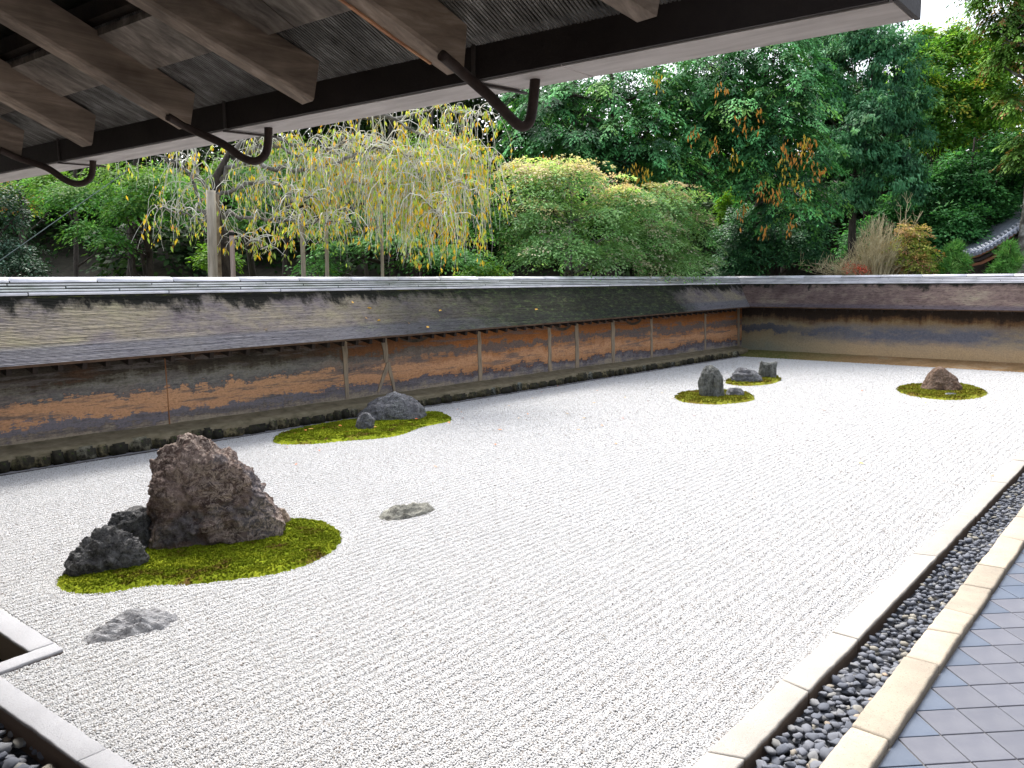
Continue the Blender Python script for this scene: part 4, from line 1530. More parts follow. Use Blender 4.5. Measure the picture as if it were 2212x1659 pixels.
rock('layered_rock', 'low layered grey stone on the farthest moss island', (1612, 830),
     prof_px(1612, 830, [(830, 1580, 1642), (822, 1579, 1645), (812, 1581, 1638), (803, 1586, 1625), (797, 1594, 1608)], s), 0.55, M_RK_GREY, 10.2, 100, 50, 0.06, 0.10, chs=2.6, lay=0.02)
s = pxs(1657, 820)
rock('block_rock', 'upright square block stone on the farthest moss island', (1657, 821),
     prof_px(1657, 821, [(821, 1640, 1674), (805, 1638, 1675), (792, 1638, 1676), (785, 1640, 1676), (781, 1644, 1673)], s), 0.8, M_RK_GREEN, 11.6, 90, 50, 0.05, 0.07, expo=4.0, chs=2.5)
s = pxs(2030, 848)
rock('dome_rock', 'brown dome shaped stone on the right hand moss island', (2028, 849),
     prof_px(2028, 849, [(849, 1990, 2072), (841, 1992, 2076), (832, 1996, 2066), (822, 1998, 2060), (812, 2003, 2054), (804, 2010, 2046), (798, 2018, 2038), (796, 2022, 2034)], s), 0.75, M_RK_ORANGE, 12.9, 120, 64, 0.06, 0.09, chs=2.4)
s = pxs(2054, 858)
rock('little_front_rock', 'small low grey stone in the moss before the brown dome stone', (2054, 859),
     prof_px(2054, 859, [(859, 2036, 2072), (854, 2038, 2070), (850, 2046, 2062)], s), 0.5, M_RK_GREY, 13.5, 60, 24, 0.02, 0.03, chs=5)

# ------------------------------------------------------------------ fallen leaves
def leaf_mesh(c, name='fallen_leaf'):
    V = [(-0.5, 0, 0), (-0.2, 0.22, 0.05), (0.15, 0.2, 0.08), (0.5, 0, 0.02), (0.15, -0.2, 0.09), (-0.2, -0.22, 0.04), (0, 0, 0.0)]
    F = [(0, 6, 1), (1, 6, 2), (2, 6, 3), (3, 6, 4), (4, 6, 5), (5, 6, 0)]
    me = mesh(name, V, F)
    me.materials.append(simple(name + ' ' + str(c[0]), c, tuple(min(1, q * 1.3) for q in c), 6, bump=0))
    return me


LM = [leaf_mesh((0.55, 0.22, 0.06)), leaf_mesh((0.60, 0.36, 0.08)), leaf_mesh((0.45, 0.13, 0.05))]
gl = [(1100, 878), (1185, 843), (1150, 862), (1170, 848), (1290, 845), (1283, 872), (1262, 905), (1300, 921), (1205, 835), (1350, 860), (1430, 850), (1452, 862), (1660, 870), (1862, 845), (2000, 872), (1780, 888), (2150, 866),
      (1000, 905), (988, 886), (996, 892), (690, 975), (620, 968), (640, 1005), (1120, 905), (1140, 896), (1080, 930), (1070, 962), (1225, 895), (1345, 905), (1700, 792), (1640, 785), (2143, 1030), (1400, 868), (1500, 900), (1860, 1003),
      (1330, 960), (940, 1010), (1250, 930)]
for x_, y_ in gl:
    p = gp(x_, y_)
    o = bpy.data.objects.new('fallen_leaf', random.choice(LM)); COL.objects.link(o)
    o.location = (p[0], p[1], 0.016); s_ = random.uniform(0.05, 0.085); o.scale = (s_,) * 3
    o.rotation_euler = (random.uniform(-.3, .3), random.uniform(-.3, .3), random.uniform(0, 6.28))
    tag(o, 'small orange fallen leaf lying on the white gravel', 'leaf', 'fallen leaves on the gravel')
for x_, y_ in [(660, 932), (672, 929), (700, 927), (735, 922), (750, 935), (925, 903), (900, 907), (970, 915), (810, 925), (640, 938)]:
    p = gp(x_, y_, 0.05)
    o = bpy.data.objects.new('fallen_leaf', random.choice(LM)); COL.objects.link(o)
    o.location = (p[0], p[1], 0.07); o.scale = (0.09,) * 3; o.rotation_euler = (0.2, 0.1, random.uniform(0, 6.28))
    tag(o, 'small orange fallen leaf lying on the moss by the long wall', 'leaf', 'fallen leaves on the moss')
for s_, X in ((0.30, 7.6), (0.42, 9.7), (0.35, 9.95), (0.75, 9.6), (0.62, 9.9), (0.25, 10.6), (0.5, 11.6), (0.12, 11.0), (0.4, 14.5)):
    p = P_long(s_, (X - X0) / (XEF + (XRF - XEF) * s_ - X0)) + upL * 0.025
    o = bpy.data.objects.new('fallen_leaf', LM[1]); COL.objects.link(o)
    o.location = p; o.scale = (0.10,) * 3; o.rotation_euler = (math.radians(48), 0, random.uniform(0, 6.28))
    tag(o, 'small yellow leaf caught on the shingles of the long wall', 'leaf', 'leaves on the wall roof')


# ------------------------------------------------------------------ eaves of the building overhead
bd = empty('temple_building', (0, 3, 0))
tag(bd, 'dark timber eaves of the temple building overhead with hooks holding a box gutter', 'building')
tipz = 3.10
raf = [((1.833, 5.14), -0.15), ((1.915, 4.43), -0.09), ((1.990, 3.60), -0.02), ((2.043, 2.75), 0.18), ((2.082, 1.99), 0.19), ((2.015, 1.21), 0.52), ((1.76, 5.93), -0.18), ((1.70, 6.75), -0.2)]
SL = 0.42


def crooked(a, b, wd, hg, seed, amp=0.012, n=14, rnd_tip=False):
    a = Vector(a); b = Vector(b)
    d = (b - a).normalized(); side = d.cross(Vector((0, 0, 1))).normalized(); u = side.cross(d).normalized()
    pr = [(-.5, 0.06), (-.42, 0), (.42, 0), (.5, 0.06), (.5, 1), (-.5, 1)]
    V = []; F = []
    for i in range(n + 1):
        t = i / n
        c = a + (b - a) * t + side * amp * mn.noise(Vector((t * 3, seed, 0))) + u * amp * 0.7 * mn.noise(Vector((t * 3, seed, 9)))
        for (px_, pz_) in pr:
            extra = Vector()
            if i == 0: extra = d * (pz_ * 0.03) + (mn.noise_vector(Vector((px_ * 4, pz_ * 4, seed))) * (0.02 if rnd_tip else 0.003))
            V.append(c + side * px_ * wd + u * pz_ * hg + extra)
    m2 = len(pr)
    for i in range(n):
        for k in range(m2):
            k2 = (k + 1) % m2
            F.append((i * m2 + k, i * m2 + k2, (i + 1) * m2 + k2, (i + 1) * m2 + k))
    F.append(tuple(range(m2))); F.append(tuple(n * m2 + k for k in reversed(range(m2))))
    return V, F


for i, ((tx, ty), a_) in enumerate(raf):
    d = Vector((-1, a_, SL)) * 3.3
    A = Vector((tx, ty, tipz)); B = A + d
    V, F = crooked(A, B, 0.105, 0.150, i * 3.3, rnd_tip=(i in (4, 5)))
    r_ = link('rafter', mesh('rafter', V, F), M_RAFT, bd)
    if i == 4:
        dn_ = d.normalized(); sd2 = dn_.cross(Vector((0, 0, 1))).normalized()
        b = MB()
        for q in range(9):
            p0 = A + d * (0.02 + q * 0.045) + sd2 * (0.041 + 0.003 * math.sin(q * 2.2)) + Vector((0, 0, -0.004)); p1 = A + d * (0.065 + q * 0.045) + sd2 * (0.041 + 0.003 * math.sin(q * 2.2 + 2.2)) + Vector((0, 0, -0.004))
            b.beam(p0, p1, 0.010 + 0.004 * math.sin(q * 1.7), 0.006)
        b.build('orange_edge', M_ORANGE_EDGE, r_)  # thin orange strip along the lower edge of this rafter
    if i == 4: r_['label'] = 'rafter with a reddish edge and a chipped end'
    if i == 5: r_['label'] = 'rafter with a splintered end'

# roof plane frame: e along the gutter, o back up the slope
ed = Vector((-0.050, 0.9987, 0.0)).normalized()
og = Vector((2.10, 1.99, tipz))                     # at a rafter tip


def RP(e, o_, lift):
    """e metres along the eaves from og, o_ metres back (horizontal), lift above the rafters' underside"""
    return og + ed * e + Vector((-1, -0.05, 0)) * o_ + Vector((0, 0, SL * o_ + lift))


E0, E1 = -1.5, 6.2
# ribbed edge of bark slats
b = MB()
e = E0
while e < E1:
    wv = random.uniform(0.0075, 0.0095)
    P0, P1 = RP(e, (-0.140 if e < 1.7 else -0.108) + random.uniform(-.003, .003), 0.158 + random.uniform(-.001, .001)), RP(e, 0.42, 0.158)
    b.beam(P0, P1, wv, 0.02)
    e += 0.0145
b.build('eave_slats', M_RIB, bd)['kind'] = 'stuff'
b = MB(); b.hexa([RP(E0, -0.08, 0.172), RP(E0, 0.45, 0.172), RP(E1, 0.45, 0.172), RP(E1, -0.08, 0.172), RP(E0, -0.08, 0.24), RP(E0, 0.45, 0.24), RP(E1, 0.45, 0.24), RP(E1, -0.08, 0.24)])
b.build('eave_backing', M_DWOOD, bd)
# wide battens between the rafters
for (o0, o1, lf, hh) in ((0.20, 0.42, 0.128, 0.028), (1.15, 1.42, 0.125, 0.03), (2.2, 2.5, 0.125, 0.03)):
    e = E0
    for k in range(4):
        e2 = min(E1, e + 2.1)
        b = MB(); b.hexa([RP(e, o0, lf), RP(e, o1, lf), RP(e2 - 0.006, o1, lf), RP(e2 - 0.006, o0, lf), RP(e, o0, lf + hh), RP(e, o1, lf + hh), RP(e2 - 0.006, o1, lf + hh), RP(e2 - 0.006, o0, lf + hh)])
        b.build('batten', M_BOARD, bd)
        e = e2
# roof boards further back, running up the slope
e = E0; k = 0
while e < E1:
    wv = 0.15 + random.uniform(-.02, .02)
    lf = 0.165 + random.uniform(-.004, .004)
    b = MB(); b.hexa([RP(e, 0.70, lf), RP(e, 3.6, lf), RP(e + wv - .004, 3.6, lf), RP(e + wv - .004, 0.70, lf), RP(e, 0.70, lf + .02), RP(e, 3.6, lf + .02), RP(e + wv - .004, 3.6, lf + .02), RP(e + wv - .004, 0.70, lf + .02)])
    b.build('roof_board', M_BOARD, bd)
    e += wv; k += 1
# outer roof skin, keeps the sky out
b = MB(); b.hexa([RP(E0, -0.05, 0.27), RP(E0, 5.2, 0.27), RP(E1 + 4, 5.2, 0.27), RP(E1 + 4, -0.05, 0.27), RP(E0, -0.05, 0.33), RP(E0, 5.2, 0.33), RP(E1 + 4, 5.2, 0.33), RP(E1 + 4, -0.05, 0.33)])
b.build('roof_covering', M_SHIN2, bd)
# unseen house wall and veranda behind the viewer; wall added to block sky
b = MB(); b.box(-2.7, -2.5, -1.0, 12, -0.4, 5.0); b.build('unseen_house_wall', M_UNSEEN_PLAST, bd)
for k in range(9):
    b = MB(); b.box(-2.5 + k * 0.35, -2.5 + k * 0.35 + 0.345, -0.6, 12, 0.70, 0.745); b.build('veranda_plank', M_VER, bd)
b = MB(); b.box(0.25, 0.60, -0.6, 12, -0.4, 0.70); b.build('veranda_edge_beam', M_VER, bd)

# unseen main hall on the right, added to block sky and darken kerbs
hall = empty('unseen_hall', (10, -3, 0))
tag(hall, 'unseen main hall with white plaster wall and deep eaves, added to block sky light', 'building')
b = MB(); b.box(1.5, 26, -5.2, -5.0, -0.4, 4.2); b.build('wall', M_UNSEEN_PLAST, hall)  # wall of the unseen hall, added to block sky
b = MB(); b.box(1.5, 26, -5.0, -2.2, 0.0, 0.7); b.build('unseen_hall_veranda', M_VER, hall)
b = MB(); b.hexa([(0.5, -1.3, 3.15), (27, -1.3, 3.15), (27, -6, 5.0), (0.5, -6, 5.0), (0.5, -1.3, 3.3), (27, -1.3, 3.3), (27, -6, 5.15), (0.5, -6, 5.15)]); b.build('roof', M_SHIN2, hall)

# gutter box (dark sides, pale bottom board) hanging below the eaves
gi = lambda y: 2.345 - 0.0655 * (y - 0.66) if False else 2.30 - (y - 0.66) * 0.0565   # inner lower edge
go_ = lambda y: 2.470 - (y - 0.66) * 0.0555
gt = empty('box_gutter', (2.3, 3, 3.1))
tag(gt, 'long box gutter with dark sides and a pale underside hung along the eaves', 'gutter')
ye0, ye1 = 0.655, 9.0
b = MB()
b.hexa([(gi(ye0), ye0 + .012, 3.10), (gi(ye1), ye1, 3.10), (gi(ye1) - .018, ye1, 3.10), (gi(ye0) - .018, ye0 + .012, 3.10), (gi(ye0), ye0 + .012, 3.215), (gi(ye1), ye1, 3.215), (gi(ye1) - .018, ye1, 3.215), (gi(ye0) - .018, ye0 + .012, 3.215)][::1])
b.build('gutter_side', M_GUTD, gt)
b = MB()
b.hexa([(go_(ye0) + .018, ye0, 3.103), (go_(ye1) + .018, ye1, 3.103), (go_(ye1), ye1, 3.103), (go_(ye0), ye0, 3.103), (go_(ye0) + .018, ye0, 3.215), (go_(ye1) + .018, ye1, 3.215), (go_(ye1), ye1, 3.215), (go_(ye0), ye0, 3.215)])
b.build('gutter_side', M_GUTD, gt)
ys = [ye0, 1.66, 2.52, 4.6, 6.7, ye1]
for k in range(len(ys) - 1):
    a_, c_ = ys[k] + 0.002, ys[k + 1] - 0.002
    dz = 0.0005 * (k % 2)
    b = MB(); b.hexa([(gi(a_) + .001, a_, 3.096 - dz), (go_(a_) + .016, a_, 3.096 - dz), (go_(c_) + .016, c_, 3.096 - dz), (gi(c_) + .001, c_, 3.096 - dz), (gi(a_) + .001, a_, 3.108), (go_(a_) + .016, a_, 3.108), (go_(c_) + .016, c_, 3.108), (gi(c_) + .001, c_, 3.108)])
    b.build('gutter_bottom', M_GUTW, gt)
b = MB(); b.box(gi(ye0) - .02, go_(ye0) + .02, ye0 - .016, ye0 - .002, 3.094, 3.217); b.build('gutter_end', M_GUTD, gt)

# hooks: bent iron bars from the rafter tips under the gutter, and the flat straps below it
hk = [((45, 335), [(100, 362), (140, 388), (165, 397), (185, 393), (198, 378), (201, 345)], (1.833, 5.08), 4.90),
      ((415, 272), [(480, 310), (520, 338), (548, 348), (568, 340), (578, 318), (580, 276)], (1.990, 3.55), 3.31),
      ((995, 155), [(1065, 215), (1100, 252), (1125, 273), (1142, 265), (1150, 235), (1156, 172)], (2.082, 1.95), 1.85)]
for i, (st_, path, tip_, yh) in enumerate(hk):
    pts_ = [Vector((tip_[0] - 0.10, tip_[1] + 0.0, tipz + 0.10 * SL - 0.012)), Vector((tip_[0], tip_[1], tipz - 0.008))]
    n_ = len(path)
    for q, (px_, py_) in enumerate(path):
        # in the plane that runs from the rafter tip to the point under the gutter
        A_ = np.array([tip_[0], tip_[1]]); B_ = np.array([gi(yh) + 0.06, yh])
        nrm = np.array([-(B_ - A_)[1], (B_ - A_)[0]])
        d_ = ray(px_, py_)
        t_ = (A_ @ nrm) / (d_[:2] @ nrm)
        pts_.append(Vector(EYE + d_ * t_))
    pts_.append(Vector((pts_[-1].x, pts_[-1].y, 3.094)))
    root_ = empty('gutter_hook', tuple(pts_[1]))
    tag(root_, ['bent brown iron hook nearest the left edge, under the gutter', 'bent brown iron hook below the third rafter, middle of the three', 'rightmost bent brown iron hook, below the chipped rafter'][i], 'hook', 'iron hooks carrying the gutter')
    # smooth
    sm_ = []
    for q in range(len(pts_) - 1):
        p0 = pts_[max(q - 1, 0)]; p1 = pts_[q]; p2 = pts_[q + 1]; p3 = pts_[min(q + 2, len(pts_) - 1)]
        for j in range(5):
            t = j / 5
            sm_.append(0.5 * ((2 * p1) + (-p0 + p2) * t + (2 * p0 - 5 * p1 + 4 * p2 - p3) * t * t + (-p0 + 3 * p1 - 3 * p2 + p3) * t ** 3))
    sm_.append(pts_[-1])
    b = MB(); b.tube(sm_, 0.0185, 8); b.build('iron_bar', M_IRON, root_, True)
    b = MB(); yy = yh + 0.16
    b.box(gi(yy) - 0.026, gi(yy) - 0.018, yy - 0.008, yy + 0.008, 3.10, 3.235)
    b.hexa([(gi(yy) - .03, yy - .008, 3.084), (go_(yy) + .045, yy - .05, 3.084), (go_(yy) + .045, yy - .034, 3.084), (gi(yy) - .03, yy + .008, 3.084), (gi(yy) - .03, yy - .008, 3.092), (go_(yy) + .045, yy - .05, 3.092), (go_(yy) + .045, yy - .034, 3.092), (gi(yy) - .03, yy + .008, 3.092)])
    b.build('strap', M_IRONL, root_)


# ------------------------------------------------------------------ foliage
def leaf_cloud(name, pos, axis, nrm, length, width, col, mat, parent, fold=0.15):
    n = len(pos)
    axis = axis / (np.linalg.norm(axis, axis=1, keepdims=True) + 1e-9)
    side = np.cross(axis, nrm)
    side /= (np.linalg.norm(side, axis=1, keepdims=True) + 1e-9)
    nn = np.cross(side, axis)
    L = length[:, None]; W = (length * width)[:, None]
    v0 = pos
    v1 = pos + axis * L * 0.45 + side * W * 0.5 + nn * W * fold
    v2 = pos + axis * L
    v3 = pos + axis * L * 0.45 - side * W * 0.5 + nn * W * fold
    V = np.stack([v0, v1, v2, v3], 1).reshape(-1, 3)
    Q = np.arange(4 * n).reshape(-1, 4)
    me = np_mesh(name, V, Q)
    C = np.repeat(np.hstack([col, np.ones((n, 1))]), 4, 0).astype(np.float32)
    ca = me.color_attributes.new('tint', 'FLOAT_COLOR', 'POINT')
    ca.data.foreach_set('color', C.ravel())
    return link(name, me, mat, parent)


def rdir(n):
    v = rng.standard_normal((n, 3))
    return v / np.linalg.norm(v, axis=1, keepdims=True)


def pick(pal, n):
    pal_c = np.array([p[0] for p in pal]); wgt = np.array([p[1] for p in pal], float)
    return pal_c[rng.choice(len(pal), n, p=wgt / wgt.sum())]


def sprays(lobes, K, n, rad, leafL, pal, style='broad', shell=0.55, top_pal=None, jitter=0.25, flat=0.3, low_pal=None):
    """lobes: [(centre, (rx,ry,rz))]; returns arrays for leaf_cloud"""
    vol = np.array([l[1][0] * l[1][1] + l[1][0] * l[1][2] for l in lobes]); vol = vol / vol.sum()
    li = rng.choice(len(lobes), K, p=vol)
    C = np.array([l[0] for l in lobes])[li]; R = np.array([l[1] for l in lobes])[li]
    d = rdir(K)
    d[:, 2] = np.where(d[:, 2] < -0.55, -d[:, 2], d[:, 2])
    r = shell + (1 - shell) * rng.random(K) ** 0.6
    # lumps
    lump = 1 + 0.20 * np.sin(d[:, 0] * 7 + li) + 0.18 * np.sin(d[:, 1] * 8 + 2 * li) + 0.16 * np.sin(d[:, 2] * 9 + 3 * li)
    S_ = C + d * R * (r * lump)[:, None]
    out = d * R; out /= np.linalg.norm(out, axis=1, keepdims=True)
    scol = pick(pal, K)
    if top_pal is not None:
        zt = (S_[:, 2] - S_[:, 2].min()) / (np.ptp(S_[:, 2]) + 1e-6)
        pr = np.clip((zt - 0.45) * 2.2, 0, 1) * np.clip(d[:, 2] + 0.3, 0, 1) * 1.1
        m_ = rng.random(K) < pr
        tc = pick(top_pal, K)
        scol[m_] = tc[m_]
    scol = scol * rng.uniform(1 - jitter, 1 + jitter, (K, 1))
    gm_ = scol[:, 1] > scol[:, 0] * 1.15
    scol[gm_] = scol[gm_] * np.array([0.78, 1.02, 0.80])
    idx = np.repeat(np.arange(K), n)
    N = K * n
    sr = rad * rng.uniform(0.6, 1.3, K)
    o = out[idx]; base = S_[idx]
    up = np.array([0, 0, 1.0])
    if style == 'broad':
        ang = rng.uniform(0, 2 * math.pi, N); rr = np.sqrt(rng.random(N)) * sr[idx]
        tilt = rdir(K) * 0.35
        nr = up * 1.0 + o * 0.55 + tilt[idx]; nr /= np.linalg.norm(nr, axis=1, keepdims=True)
        t1 = np.cross(nr, np.array([1.0, 0.3, 0.1])); t1 /= np.linalg.norm(t1, axis=1, keepdims=True)
        t2 = np.cross(nr, t1)
        rad_ = t1 * np.cos(ang)[:, None] + t2 * np.sin(ang)[:, None]
        pos = base + rad_ * rr[:, None] + nr * (rng.standard_normal(N) * sr[idx] * flat * 0.5)[:, None] - up * (rr ** 2 / sr[idx] * 0.35)[:, None]
        ax = rad_ + o * 0.5 + rdir(N) * 0.5 - up * 0.35
        nm = nr + rdir(N) * 0.45
        w_ = 0.55
    elif style == 'droop':      # whorls of narrow hanging leaves
        pos = base + rdir(N) * (sr[idx] * rng.random(N))[:, None] * np.array([1, 1, 0.6])
        ax = rdir(N) * 0.55 + o * 0.5 - up * 0.75
        nm = o + up * 0.8 + rdir(N) * 0.4
        w_ = 0.36
    elif style == 'frond':      # flat conifer fronds arching out and down
        t = rng.random(N)
        side = np.cross(o, up); side /= (np.linalg.norm(side, axis=1, keepdims=True) + 1e-6)
        sgn = rng.uniform(-1, 1, N)
        L_ = sr[idx] * 1.6
        oh = o * np.array([1, 1, 0.25]); oh /= np.linalg.norm(oh, axis=1, keepdims=True)
        pos = base + oh * (t * L_)[:, None] + side * (sgn * L_ * 0.36 * (1.15 - t))[:, None] - up * (t ** 2 * L_ * 0.55 + np.abs(sgn) * L_ * 0.20)[:, None]
        ax = oh * 0.7 + side * (sgn * 0.8)[:, None] - up * (0.35 + 0.5 * t)[:, None] + rdir(N) * 0.25
        nm = up + o * 0.4 + rdir(N) * 0.3
        w_ = 0.42
    elif style == 'needle':
        pos = base + rdir(N) * (sr[idx] * 0.25 * rng.random(N))[:, None]
        ax = o * 0.3 + up * 0.5 + rdir(N) * 0.9
        nm = rdir(N)
        w_ = 0.12
    ln = leafL * rng.uniform(0.65, 1.3, N)
    col = scol[idx] * rng.uniform(0.8, 1.2, (N, 1))
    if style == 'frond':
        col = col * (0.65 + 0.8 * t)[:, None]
    return pos, ax, nm, ln, w_, col


def limb_pts(a, b, n=7, bend=0.15, sag=0.0):
    a = Vector(a); b = Vector(b)
    L = (b - a).length
    s1 = Vector(rng.standard_normal(3)) * 5
    pts_ = []
    for i in range(n + 1):
        t = i / n
        p = a.lerp(b, t)
        q = mn.noise_vector(Vector((t * 2.2, 0, 0)) + s1) * bend * L * math.sin(math.pi * t)
        p = p + q + Vector((0, 0, sag * L * math.sin(math.pi * t)))
        pts_.append(p)
    return pts_


def px_lobe(x, y, rx, ry, depth, rd=None):
    c = dp(x, y, depth)
    r = CR[:, 0] * 1.0
    k = depth / FO
    R = (rx * k, (rd if rd is not None else rx * 0.8) * k, ry * k)
    # radii along world axes: treat horizontally round
    h = (R[0] + R[1]) / 2
    return (c, (h, h, R[2]))


GZ = -0.45


def tree(name, label, trunk_px, depth, lobes, K, n, rad, leafL, pal, style='broad', mat=None, top_pal=None, trunk_r=0.18, bark=None, limbs=7, shell=0.5, group=None, trunk_top=None, cat='tree', jitter=0.25, extra=None, flat=0.3):
    mat = mat or M_LEAF; bark = bark or M_BARK
    base = dp(trunk_px, 600, depth); base[2] = GZ
    root = empty(name, tuple(base))
    tag(root, label, cat, group)
    L_ = [px_lobe(*l) for l in lobes]
    topz = max(c[2] + R[2] * 0.6 for c, R in L_)
    tp = Vector((base[0] + rng.uniform(-.2, .2), base[1] + rng.uniform(-.2, .2), trunk_top if trunk_top else topz))
    b = MB()
    pts_ = limb_pts(base, tp, 10, 0.04)
    b.tube(pts_, [trunk_r * (1 - 0.8 * i / 10) for i in range(11)], 9)
    b.build('trunk', bark, root, True)
    b = MB()
    cc = 0
    for i in range(limbs):
        c, R = L_[i % len(L_)]
        tgt = Vector(c) + Vector(rdir(1)[0] * np.array(R) * 0.75)
        zt = min(max(tgt.z - abs(rng.normal(0.8, 0.6)), base[2] + 1.6), tp.z * 0.95)
        k_ = min(range(11), key=lambda q: abs(pts_[q].z - zt))
        r0 = trunk_r * (1 - 0.8 * k_ / 10) * 0.6
        lp = limb_pts(pts_[k_], tgt, 7, 0.16)
        b.tube(lp, [r0 * (1 - 0.85 * q / 7) + 0.006 for q in range(8)], 6)
        for j in range(4):
            q = rng.integers(2, 7)
            e_ = lp[q] + Vector(rdir(1)[0] * np.array(R) * 0.55)
            b.tube(limb_pts(lp[q], e_, 5, 0.2), [r0 * 0.4 * (1 - 0.8 * w_ / 5) + 0.004 for w_ in range(6)], 4)
    b.build('limbs', bark, root, True)
    pos, ax, nm, ln, w_, col = sprays(L_, K, n, rad, leafL, pal, style, shell, top_pal, jitter, flat)
    leaf_cloud('crown', pos, ax, nm, ln, w_, col, mat, root)
    if extra: extra(root, L_)
    return root


G = lambda r, g_, b_, w_=1.0: ((r, g_, b_), w_)

# far wood behind everything: trunks, closed canopy, forest shade painted into leaf colours
fw_lobes = []
for x_ in range(-250, 2500, 120):
    fw_lobes.append(px_lobe(x_, 520 + rng.uniform(-30, 30), 150, 110, 40 + rng.uniform(-3, 6), 120))
    if True:
        fw_lobes.append(px_lobe(x_ + 40, (350 if x_ < 1900 else 400) + rng.uniform(-30, 30), 140, 120, 42 + rng.uniform(-2, 6), 120))
for x_ in list(range(650, 1280, 110)) + list(range(1480, 1980, 110)):
    fw_lobes.append(px_lobe(x_, 235 + rng.uniform(-20, 20), 110, 80, 41, 100))
pos, ax, nm, ln, w_, col = sprays(fw_lobes, 8800, 18, 1.0, 0.36, [G(.022, .040, .016, 3), G(.03, .055, .018, 2), G(.05, .075, .02, .5)], 'broad', 0.35)
o = leaf_cloud('far_wood', pos, ax, nm, ln, w_ * 1.1, col, M_LEAF, None)
tag(o, 'dark mass of distant woodland filling the gaps between the trees', 'wood', kind='stuff')
# added dark backdrop bank: blocks low sky, darkens voids between the trees
V = []; F = []
nn_ = 40
for i in range(nn_ + 1):
    for j in range(3):
        x_ = -500 + i * 85
        dd = (31, 42, 52)[j]
        p = dp(x_, 600, dd * (1.0 if x_ < 1900 else 1.15)); V.append((p[0], p[1], (-0.6, 4.0, 10.0)[j] + rng.uniform(-.2, .2)))
for i in range(nn_):
    for j in range(2):
        F.append((i * 3 + j, (i + 1) * 3 + j, (i + 1) * 3 + j + 1, i * 3 + j + 1))
tag(link('dark_backdrop_bank', mesh('dark_backdrop_bank', V, F), M_EARTH, None, True), 'dark earth backdrop bank added beyond the walls to darken the voids between the trees', kind='structure')
# dark trunks standing in the wood
tr_i = 0
TL = ['at the far left above the camellia', 'left of the guy wire', 'second right of the camellia', 'leaning behind the green maple', 'right of the short pinkish pole', 'left of the slim middle pole', 'behind the long hanging twigs', 'beside the thin far pole', 'right of the thin far pole', 'behind the autumn maple', 'behind the right hand cypress', 'below the evergreen oak', 'between oak and bright tree', 'at the right behind the shade tree']
for px_, dep, r_ in ((60, 30, .16), (150, 27, .10), (265, 29, .09), (300, 24, .11), (540, 25, .13), (610, 28, .10), (800, 27, .09), (865, 26, .12), (905, 29, .1), (1240, 30, .2), (1700, 34, .16), (1850, 36, .18), (1930, 38, .14), (2110, 38, .2)):
    base = dp(px_, 600, dep); base[2] = -0.5
    b = MB(); top = Vector((base[0] + rng.uniform(-.6, .6), base[1] + rng.uniform(-.6, .6), 7 + rng.uniform(0, 3)))
    pp = limb_pts(base, top, 8, 0.05)
    b.tube(pp, [r_ * (1 - 0.6 * i / 8) for i in range(9)], 7)
    for q in range(3):
        b.tube(limb_pts(pp[3 + q], pp[3 + q] + Vector((rng.uniform(-1.5, 1.5), rng.uniform(-1.5, 1.5), 1.4)), 5, .2), [r_ * .35 * (1 - .8 * w2 / 5) for w2 in range(6)], 5)
    o = b.build('slender_tree', M_BARK, None, True)
    me = o.data; me.transform(Matrix.Translation(-Vector(base))); o.location = base
    tag(o, 'slender dark tree trunk in the shaded wood, ' + TL[tr_i], 'tree', 'dark trunks in the wood')
    tr_i += 1

# left: green maples with layered sprays
green_l = [G(.10, .22, .06, 3), G(.15, .29, .08, 2), G(.21, .35, .09, 1), G(.06, .14, .045, 2)]
tree('green_maple', 'green maple with loose layered sprays behind the left end of the wall', 330, 21,
     [(200, 430, 130, 34, 21), (330, 400, 120, 40, 20), (120, 400, 70, 35, 22), (300, 455, 110, 26, 20), (240, 520, 55, 12, 19.5), (200, 500, 70, 14, 20), (420, 460, 60, 30, 20), (165, 630, 35, 8, 20)],
     440, 40, 0.34, 0.095, green_l, top_pal=[G(.16, .24, .05)], trunk_r=.16, shell=0.2)
tree('tinged_tree', 'small tree with orange tips at the upper left corner', 60, 23, [(95, 395, 45, 22, 23), (30, 430, 60, 50, 24)], 190, 22, 0.25, 0.10,
     [G(.10, .20, .05, 3), G(.42, .19, .05, .5), G(.24, .27, .05, 1)], trunk_r=.10, shell=0.2)
tree('camellia', 'dark glossy camellia bush at the left edge behind the wall', 10, 19, [(15, 470, 50, 60, 19), (10, 560, 75, 45, 19), (55, 585, 45, 25, 18.5)], 420, 20, 0.2, 0.075,
     [G(.025, .055, .035, 3), G(.045, .09, .06, 1.5), G(.16, .22, .20, .25)], mat=M_LEAFG, trunk_r=.08, cat='bush')
# middle understorey behind the cherry
tree('layered_maple', 'green maple with flat layered sprays behind the weeping cherry', 900, 22,
     [(640, 370, 130, 60, 23), (800, 400, 150, 60, 22), (960, 380, 120, 80, 22), (720, 540, 60, 12, 20), (860, 520, 110, 16, 20), (960, 560, 120, 20, 20), (840, 470, 100, 16, 21), (700, 500, 70, 14, 21), (1040, 480, 80, 60, 22), (690, 580, 60, 14, 20),
      (560, 460, 80, 40, 22), (500, 400, 100, 60, 23)],
     1250, 40, 0.34, 0.095, [G(.09, .20, .07, 3), G(.14, .27, .10, 3), G(.19, .33, .12, 1.5), G(.25, .38, .06, .6)], top_pal=[G(.14, .20, .05)], trunk_r=.17, shell=0.15, limbs=12)

